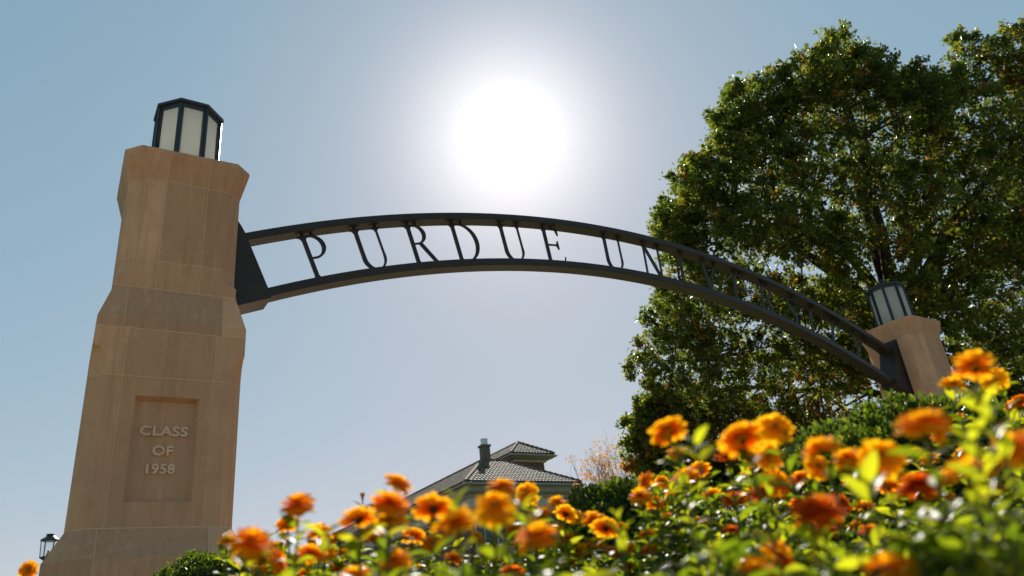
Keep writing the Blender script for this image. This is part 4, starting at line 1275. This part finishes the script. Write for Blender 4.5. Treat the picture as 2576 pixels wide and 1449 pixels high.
# px, py, diameter px, colour, facing (u up, c towards the viewer, s sideways, b bud), label
Z = [
 (749, 1267, 80, 'd', 'u', 'deep orange zinnia alone on a thin stem against the sky, right of the pillar'),
 (723, 1317, 58, 'o', 'u', 'ragged orange zinnia directly below the lone stemmed bloom near the pillar'),
 (912, 1253, 24, 'o', 'b', 'small closed orange bud on a dark stem sticking up against the sky'),
 (1003, 1213, 74, 'o', 'u', 'orange zinnia highest against the sky, left of the tiled roof'),
 (981, 1265, 94, 'd', 'u', 'broad orange zinnia directly under the highest bloom left of the roof'),
 (901, 1301, 88, 'o', 'u', 'wide orange zinnia below the closed bud, outlined on the sky'),
 (981, 1306, 80, 'o', 'u', 'flat orange zinnia third down in the column left of the roof'),
 (803, 1335, 64, 'o', 'u', 'clustered orange zinnia low between the lone bloom and the bud'),
 (631, 1361, 96, 'd', 'u', 'large deep orange zinnia nearest the foot of the big pillar'),
 (571, 1359, 44, 'y', 'u', 'golden zinnia overlapping the pillar base, furthest left of its cluster'),
 (609, 1398, 46, 'y', 'c', 'small golden zinnia facing out below the large bloom at the pillar foot'),
 (657, 1393, 52, 'y', 'u', 'golden zinnia under the right side of the bloom at the pillar foot'),
 (692, 1381, 42, 'o', 'c', 'orange zinnia with dark centre at right of the pillar foot cluster'),
 (781, 1390, 74, 'd', 'u', 'deep orange zinnia beneath the broad yellow green leaf near the pillar'),
 (703, 1411, 64, 'd', 's', 'reddish orange zinnia low in front of the pillar foot cluster'),
 (995, 1407, 86, 'o', 'u', 'orange zinnia near the bottom edge below the column of blooms'),
 (891, 1444, 80, 'y', 'u', 'golden orange zinnia cut by the bottom edge, left of centre'),
 (717, 1360, 26, 'o', 's', 'tiny ragged orange zinnia between the pillar foot and the lone stem'),
 (819, 1390, 50, 'y', 'c', 'golden zinnia beside the deep orange bloom under the broad leaf'),
 (765, 1441, 34, 'o', 'u', 'small orange zinnia at the bottom edge below the broad leaf'),
 (693, 1441, 36, 'y', 'u', 'small golden zinnia at the bottom edge before the pillar foot cluster'),
 (1090, 1275, 92, 'o', 'u', 'orange zinnia overlapping the left wing of the tiled roof'),
 (1140, 1313, 112, 'o', 'u', 'very large orange zinnia below the left corner of the tiled roof'),
 (1246, 1275, 100, 'y', 'c', 'golden zinnia with a dark red centre below the roof eave'),
 (1262, 1222, 72, 'o', 'u', 'hazy orange zinnia overlapping the bright front tiles of the roof'),
 (1324, 1240, 58, 'y', 'c', 'golden zinnia with dark centre between the roof and the dark boxwood'),
 (1338, 1262, 32, 'y', 'u', 'small golden zinnia tucked under the bloom left of the dark boxwood'),
 (1402, 1262, 48, 'y', 'u', 'single pale golden zinnia in front of the dark middle boxwood'),
 (1364, 1290, 46, 'y', 'u', 'golden zinnia leading the row below the dark middle boxwood'),
 (1424, 1290, 54, 'y', 'u', 'golden zinnia second in the row below the dark middle boxwood'),
 (1346, 1345, 106, 'o', 'u', 'large orange zinnia low in front, below the single pale golden bloom'),
 (1430, 1354, 48, 'o', 'u', 'orange zinnia just right of the large low central bloom'),
 (1460, 1383, 36, 'y', 'c', 'small golden zinnia with dark centre near the bottom, right of centre'),
 (1243, 1329, 30, 'o', 'u', 'small orange zinnia deep in leaves below the dark centred golden bloom'),
 (1290, 1437, 62, 'r', 'u', 'dark rust red zinnia half sunk in leaves at the bottom centre'),
 (1202, 1351, 36, 'y', 's', 'small golden zinnia just right of the very large orange bloom'),
 (1216, 1389, 26, 'o', 'u', 'tiny orange zinnia deep in leaves below the small golden bloom'),
 (1056, 1431, 20, 'o', 'b', 'tiny orange bud near the bottom, under the very large bloom'),
 (1677, 1080, 88, 'o', 'u', 'large orange zinnia standing highest before the lower left of the oak'),
 (1703, 1135, 55, 'y', 'u', 'golden zinnia just below the bloom that stands before the oak'),
 (1723, 1196, 68, 'o', 'u', 'orange zinnia in leaves two below the high bloom before the oak'),
 (1622, 1208, 44, 'd', 's', 'dark centred orange zinnia turned sideways at the right end of the boxwood'),
 (1610, 1246, 54, 'y', 'u', 'golden zinnia under the sideways bloom by the boxwood'),
 (1650, 1263, 50, 'o', 'u', 'orange zinnia low right of the sideways bloom by the boxwood'),
 (1862, 1097, 98, 'o', 'u', 'large orange zinnia rising above a rust red one, before the oak'),
 (1830, 1148, 62, 'r', 'u', 'dark rust red zinnia shaded below a large orange one before the oak'),
 (1891, 1138, 54, 'y', 'c', 'golden zinnia at the right below the large orange one before the oak'),
 (1845, 1254, 56, 'r', 'u', 'rust red zinnia in leaves left of the three-coloured cluster'),
 (1492, 1303, 58, 'o', 'u', 'orange zinnia third in the row below the dark middle boxwood'),
 (1524, 1323, 64, 'o', 'u', 'orange zinnia fourth in the sloping row below the dark middle boxwood'),
 (1443, 1298, 40, 'y', 'c', 'small golden zinnia hidden within the row below the middle boxwood'),
 (1560, 1326, 42, 'y', 'u', 'golden zinnia ending the sloping row below the dark middle boxwood'),
 (1625, 1342, 42, 'y', 'u', 'golden zinnia in leaves right of the end of the sloping row'),
 (1632, 1380, 44, 'd', 'u', 'deep orange zinnia near the bottom under the right end of the row'),
 (1587, 1378, 34, 'y', 's', 'small golden zinnia left of the low deep orange one'),
 (1582, 1424, 38, 'r', 'u', 'small rust red zinnia at the bottom below the sloping row'),
 (1697, 1420, 20, 'r', 'b', 'tiny red bud near the bottom amid dark leaves'),
 (1688, 1239, 30, 'o', 'u', 'small orange zinnia in leaves between the oak and the sideways bloom'),
 (1902, 1432, 102, 'o', 'u', 'large pale orange zinnia cut by the bottom edge, left of a redder one'),
 (1950, 1077, 80, 'y', 'c', 'golden zinnia facing out, left beside the highest glossy boxwood'),
 (1934, 1147, 68, 'y', 'c', 'golden zinnia facing out below the one beside the glossy boxwood'),
 (2064, 1126, 98, 'o', 'u', 'big orange zinnia seen from below before the glossy boxwood'),
 (2058, 1174, 64, 'y', 'c', 'golden zinnia under the big orange one before the glossy boxwood'),
 (2130, 1152, 80, 'y', 'u', 'golden zinnia on a stem between two big blooms before the glossy boxwood'),
 (2217, 1149, 98, 'y', 'c', 'big golden zinnia facing out in front of the glossy boxwood'),
 (1957, 1210, 75, 'd', 's', 'deep orange zinnia turned right, top of the three-coloured cluster'),
 (1920, 1240, 68, 'r', 'u', 'rust zinnia in the middle of the three-coloured cluster'),
 (1888, 1246, 48, 'y', 'c', 'small golden zinnia at left of the three-coloured cluster'),
 (2139, 1213, 42, 'y', 'u', 'small golden zinnia beside a large yellow green leaf'),
 (2056, 1282, 118, 'r', 'u', 'largest dark red orange zinnia in the shaded right half of the bed'),
 (2118, 1263, 58, 'r', 's', 'dark rust zinnia pressed against the right of the largest red one'),
 (2191, 1335, 58, 'r', 'u', 'red orange zinnia alone in dark leaves at lower right'),
 (1963, 1397, 92, 'd', 's', 'redder orange zinnia turned left near the bottom edge'),
 (2239, 1432, 126, 'o', 'u', 'largest bright orange zinnia cut by the bottom edge at right'),
 (2236, 1219, 58, 'o', 'u', 'orange zinnia below the big golden one facing out'),
 (2452, 915, 96, 'o', 'u', 'topmost orange zinnia of all, beside the farther pillar'),
 (2396, 963, 62, 'y', 'u', 'golden zinnia overlapping the edge of the farther pillar'),
 (2500, 953, 60, 'y', 'c', 'golden zinnia facing out, right below the topmost bloom'),
 (2320, 1059, 122, 'o', 'u', 'very large orange zinnia in front of the glossy boxwood top'),
 (2362, 1089, 54, 'y', 's', 'golden zinnia under the right of the bloom on the boxwood top'),
 (2298, 1136, 40, 'y', 'u', 'small golden zinnia below the very large bloom before the boxwood'),
 (2410, 1048, 28, 'o', 'u', 'tiny orange zinnia at the right end of the glossy boxwood'),
 (2430, 1181, 110, 'o', 'u', 'large orange zinnia at right, above the white glinting leaves'),
 (2548, 1122, 102, 'o', 'u', 'large orange zinnia cut by the right edge'),
 (2546, 1018, 42, 'd', 'u', 'small deep orange zinnia near the right edge under the topmost cluster'),
 (2566, 1006, 46, 'r', 'u', 'dark rust zinnia at the right edge under the topmost cluster'),
 (2310, 1217, 94, 'r', 'u', 'broad dark rust zinnia between the big golden and the large right blooms'),
 (2250, 1186, 52, 'o', 's', 'orange zinnia touching the lower right of the big golden one'),
 (2502, 1233, 54, 'r', 'u', 'red zinnia in shade below the large bloom at the right edge'),
 (2338, 1247, 32, 'o', 'u', 'small orange zinnia at the lower edge of the broad dark rust one'),
 (863, 1389, 30, 'o', 'u', 'small orange zinnia among white glinting leaves at the bottom left of the bank'),
 (1677, 1296, 26, 'o', 'u', 'tiny orange zinnia in leaves just below the right end of the middle boxwood'),
 (1885, 1184, 40, 'y', 'u', 'small golden zinnia just left of the deep orange one turned right'),
 (1983, 1320, 22, 'o', 'u', 'tiny orange zinnia in dark leaves below the three-coloured cluster'),
 (2150, 1320, 30, 'd', 'u', 'small deep orange zinnia just left of the red orange one in dark leaves'),
 (2075, 1332, 60, 'r', 'u', 'dark rust zinnia directly below the largest red one'),
 (2258, 1238, 44, 'o', 'u', 'orange zinnia at the lower left of the broad dark rust one'),
 (2382, 1249, 36, 'y', 'u', 'small golden zinnia at the lower right of the broad dark rust one'),
 (2424, 1140, 50, 'o', 'u', 'orange zinnia tucked behind the top of the large bloom at right'),
 (2554, 1156, 58, 'o', 'u', 'orange zinnia under the large bloom cut by the right edge'),
 (1665, 1211, 32, 'o', 'c', 'small orange zinnia between the sideways bloom and the one in leaves'),
 (850, 1352, 50, 'o', 'u', 'orange zinnia between the clustered low one and the wide one under the bud'),
 (940, 1352, 56, 'o', 'u', 'orange zinnia below the wide bloom that sits under the closed bud'),
 (1040, 1345, 60, 'o', 'u', 'orange zinnia at the left of the very large bloom below the roof corner'),
 (1085, 1365, 52, 'd', 'u', 'deep orange zinnia just below left of the very large orange bloom'),
 (1290, 1330, 48, 'y', 'u', 'golden zinnia below right of the golden one with the dark red centre'),
 (1395, 1330, 44, 'o', 'u', 'orange zinnia just above right of the large low central bloom'),
 (1500, 1365, 44, 'o', 'u', 'orange zinnia below the third bloom of the sloping row'),
 (1540, 1385, 40, 'd', 'u', 'deep orange zinnia below the end of the sloping row'),
 (1250, 1394, 50, 'o', 'u', 'orange zinnia at bottom left of the large low central bloom'),
 (1140, 1402, 46, 'd', 'u', 'deep orange zinnia low under the very large orange bloom'),
 (850, 1426, 46, 'o', 'u', 'orange zinnia at the bottom just left of the golden one cut by the edge'),
 (1430, 1416, 42, 'o', 'u', 'orange zinnia near the bottom edge right of the dark rust red one'),
 (655, 1430, 40, 'o', 'u', 'orange zinnia at the bottom left end of the bank of flowers'),
 (1760, 1180, 52, 'o', 'u', 'orange zinnia left under the dark rust red one before the oak'),
 (1790, 1242, 50, 'y', 'u', 'golden zinnia in leaves left of the rust red one by the three-coloured cluster'),
 (1760, 1312, 44, 'o', 'u', 'orange zinnia deep in leaves midway between the middle boxwood and the red blooms'),
 (2010, 1200, 50, 'o', 'u', 'orange zinnia just right of the top of the three-coloured cluster'),
 (2006, 1262, 48, 'd', 'u', 'deep orange zinnia at the left of the largest red one'),
 (2175, 1272, 50, 'o', 'u', 'orange zinnia below the large yellow green upright leaf'),
 (2376, 1200, 56, 'y', 'u', 'golden zinnia touching the left of the large orange one at right'),
 (2484, 1180, 60, 'o', 'u', 'orange zinnia between the two large blooms near the right edge'),
 (2338, 1152, 46, 'y', 'u', 'golden zinnia below the very large orange bloom on the boxwood top'),
 (1840, 1332, 40, 'r', 'u', 'rust red zinnia in deep shade at the middle of the right half'),
 (2060, 1402, 54, 'd', 'u', 'deep orange zinnia at the bottom between the pale orange and largest bright ones'),
 (72, 1432, 40, 'o', 'c', 'lone ragged orange zinnia in the far lower left corner'),
]
GRP = 'zinnias blooming in the flower bed'


def leaf_frame_mesh(name, P, dirs, sizes, tint, base, mat):
    P, dirs, sizes = np.array(P), np.array(dirs), np.array(sizes)
    V, F = scatter(LEAF_V, LEAF_F, rot_mats(len(P), dirs, rng.normal(0, 0.45, len(P))), P - base, sizes)
    return mesh_np(name, V, F, mat, True, {'tint': ('FACE', np.repeat(np.clip(tint, 0, 1), len(LEAF_F)))})


TOPS = []
for (px, py, dia, colr, face, label) in Z:
    real = 0.060 if dia > 45 else (0.052 if dia > 34 else 0.040)
    d = float(np.clip(FPX * real / dia, 0.86, 2.3))
    real = dia * d / FPX
    p = at(px, py, d)
    TOPS.append((p, px, py, d))
    view = (CAM - p) / np.linalg.norm(CAM - p)
    ax = np.array([0, 0, 1.0]) + rng.normal(size=3) * 0.16
    side = np.array([-view[1], view[0], 0]); side /= np.linalg.norm(side)
    if face == 'u': ax = ax + view * rng.uniform(-0.10, 0.40)
    if face == 'c': ax = ax * 0.62 + view * 0.85 + side * rng.normal() * 0.3
    if face == 's': ax = ax * 0.55 + side * rng.choice([-1, 1]) * 0.9 + view * 0.3
    ax /= np.linalg.norm(ax)
    foot = np.array([p[0] + rng.normal() * 0.05, p[1] + rng.normal() * 0.05, 0.06])
    root = empty('zinnia_flower', tuple(foot))
    tag(root, label, 'flower', GRP)
    q = Vector(ax).to_track_quat('Z', 'Y')
    rad = real / 2 * 1.20
    rot = (q @ Matrix.Rotation(rng.uniform(0, 6.28), 3, 'Z').to_quaternion()).to_euler()
    hl = p - foot + (-ax * rad * 0.05)
    if face == 'b':
        pe = link('petals', BUD, root, tuple(hl)); pe.rotation_euler = rot; pe.scale = (rad * 0.8, rad * 0.8, rad * 1.1)
    else:
        pe = link('petals', BLOOM[(colr, int(rng.integers(0, 4)))], root, tuple(hl)); pe.rotation_euler = rot; pe.scale = (rad, rad, rad * rng.uniform(0.74, 1.0))
        dc = link('flower_centre', DISC, root, tuple(hl)); dc.rotation_euler = rot; dc.scale = (rad,) * 3
    cx = link('calyx', CALYX, root, tuple(hl)); cx.rotation_euler = rot; cx.scale = (rad,) * 3
    e0 = p - ax * rad * 0.3
    pts = []
    k1 = e0 - ax * 0.06 - np.array([0, 0, 0.03])
    for t_ in np.linspace(0, 1, 8):
        pts.append((1 - t_) ** 3 * e0 + 3 * t_ * (1 - t_) ** 2 * k1 + 3 * t_ * t_ * (1 - t_) * (foot * 0.5 + k1 * 0.5) + t_ ** 3 * foot)
    sb = MB(); sb.tube(pts, list(np.linspace(0.0021, 0.0034, 8)), 6)
    sb.build('stem', M['stem'], root, foot, True, False)
    P, Dr, Sz, Ti = [], [], [], []
    H = np.linalg.norm(e0 - foot)
    a = rng.uniform(0, 6.28)
    for s_ in np.arange(0.045 + rng.uniform(0, 0.03), H * 0.92, 0.050):
        t_ = s_ / H
        i = min(6, int(t_ * 7)); f_ = t_ * 7 - i
        c = pts[i] * (1 - f_) + pts[i + 1] * f_
        a += hp + rng.normal() * 0.25
        for sgn in (0, math.pi):
            P.append(c); Dr.append((math.cos(a + sgn), math.sin(a + sgn), rng.uniform(0.15, 0.95))); Sz.append(rng.uniform(0.036, 0.062)); Ti.append(rng.uniform(0.2, 0.95))
    if P: link('leaves', leaf_frame_mesh('leaves', P, Dr, Sz, np.array(Ti), foot, M['bed_leaf']), root)

# ------------------------------------------------------------------ leafy shoots without flowers that stand out
def shoot(p, n_pairs, size, tint0, spread, name, label, grp):
    foot = np.array([p[0] + rng.normal() * 0.04, p[1] + rng.normal() * 0.04, 0.06])
    root = empty(name, tuple(foot)); tag(root, label, 'shoot', grp)
    pts = [p, p - np.array([0, 0, 0.08]), foot + (p - foot) * 0.4, foot]
    sb = MB(); sb.tube(pts, [0.0016, 0.002, 0.003, 0.0034], 6); sb.build('stem', M['stem'], root, foot, True, False)
    P, Dr, Sz, Ti = [], [], [], []
    a = rng.uniform(0, 6.28)
    for k in range(n_pairs):
        c = p - np.array([0, 0, 0.022 * k]); a += hp + rng.normal() * 0.2
        for sgn in (0, math.pi):
            P.append(c); Dr.append((math.cos(a + sgn) * spread, math.sin(a + sgn) * spread, 0.9 - 0.12 * k)); Sz.append(size * (0.8 + 0.14 * k) * rng.uniform(0.85, 1.1)); Ti.append(tint0 + rng.uniform(-0.15, 0.15))
    link('leaves', leaf_frame_mesh('leaves', P, Dr, Sz, np.array(Ti), foot, M['bed_leaf']), root)


SG = 'flowerless leafy shoots standing out of the bed'
for (px, py, d, n_, sz, ti, sp, lb) in (
    (1152, 1262, 1.05, 3, 0.036, 0.75, 0.8, 'bright green leafy shoot tip below the left wing of the tiled roof'),
    (1752, 1120, 1.05, 2, 0.048, 0.85, 1.2, 'yellow green leaf pair spread wide right of the high bloom before the oak'),
    (2052, 1385, 0.86, 3, 0.046, 0.9, 0.9, 'large pale green shoot near the bottom right of the redder sideways zinnia'),
    (1322, 1285, 1.05, 2, 0.042, 0.8, 0.9, 'green shoot between the dark centred golden zinnia and the row'),
    (815, 1352, 1.15, 2, 0.050, 1.0, 1.2, 'broad yellow green leaf shoot between the pillar cluster and the bud'),
    (2478, 1020, 0.92, 4, 0.046, 0.85, 0.8, 'tall pale green shoot right of the glossy boxwood under the topmost zinnias'),
    (2178, 1218, 0.95, 2, 0.062, 0.95, 0.7, 'large yellow green upright leaf below the big golden zinnia'),
    (1556, 1312, 1.2, 3, 0.040, 0.8, 0.7, 'upright green shoot at the right end of the sloping zinnia row'),
    (2440, 1110, 0.92, 5, 0.044, 0.8, 0.9, 'dense leafy shoot above the large zinnia at right'),
):
    shoot(at(px, py, d), n_, sz, ti, sp, 'leafy_shoot', lb, SG)


# ------------------------------------------------------------------ the mass of zinnia foliage under the blooms
def bed_foliage():
    tx = np.array([t[1] for t in TOPS[:-1]], float); ty = np.array([t[2] for t in TOPS[:-1]], float); td = np.array([t[3] for t in TOPS[:-1]])
    P, Dr, Sz, Ti = [], [], [], []
    sb = MB(); nsh = 0
    for q_ in range(1250):
        if q_ % 5 > 1:
            k = int(rng.integers(0, len(tx)))
            px = tx[k] + rng.normal() * 42
            d = td[k] + rng.uniform(-0.06, 0.60)
            ytop = ty[k] + (62 if d < td[k] + 0.05 else 38) * td[k] ** -0.5 + rng.exponential(65)
        elif q_ % 5 == 1:                       # the back of the bed, deep shade behind
            k = int(rng.integers(0, len(tx)))
            px = tx[k] + rng.normal() * 60
            d = td[k] + rng.uniform(0.5, 1.5)
            ytop = ty[k] + 75 + rng.exponential(60)
        else:
            px = rng.uniform(600, 2660); d = rng.uniform(0.85, 1.3)
            ytop = max(1345 + rng.exponential(70), np.interp(px, [600, 900, 2000, 2600], [1430, 1390, 1330, 1180]))
        if px < 585: continue
        if 1990 < px < 2420: ytop = max(ytop, 1200 + rng.uniform(0, 60))
        if 1340 < px < 1600: ytop = max(ytop, 1335 + rng.uniform(0, 40))
        # keep the blooms in sight: no shoot rises in front of one
        hid = (np.abs(tx - px) < 75) & (td > d - 0.03)
        if hid.any(): ytop = max(ytop, (ty[hid] + 62).max())
        if ytop > 1570: continue
        tip = at(px, ytop, d)
        if tip[2] < 0.25: continue
        foot = np.array([tip[0] + rng.normal() * 0.05, tip[1] + rng.normal() * 0.05, 0.05])
        nsh += 1
        a = rng.uniform(0, 6.28); H = tip[2] - 0.05
        sb.tube([tip, tip + (foot - tip) * 0.5, foot], [0.0014, 0.0024, 0.003], 4, caps=False)
        b_ = rng.uniform(0.1, 0.9)
        for s_ in np.arange(0.0, min(H, 0.34), 0.030):
            c = tip + (foot - tip) * (s_ / H); a += hp + rng.normal() * 0.3
            for sgn in (0, math.pi):
                P.append(c); Dr.append((math.cos(a + sgn), math.sin(a + sgn), rng.uniform(-0.1, 1.0))); Sz.append(rng.uniform(0.028, 0.070) * (0.75 if s_ < 0.03 else 1)); Ti.append(b_ * 0.30 + rng.random() ** 2.2 * 0.8)
    base = np.zeros(3)
    o = link('zinnia_foliage', leaf_frame_mesh('zinnia_foliage', P, Dr, Sz, np.array(Ti), base, M['bed_leaf']))
    tag(o, 'mass of small green zinnia leaves filling the bed beneath the blooms', 'foliage', kind='stuff')
    st = sb.build('stems', M['stem'], o, base, True, False)
    print('shoots', nsh, 'leaves', len(P))


bed_foliage()
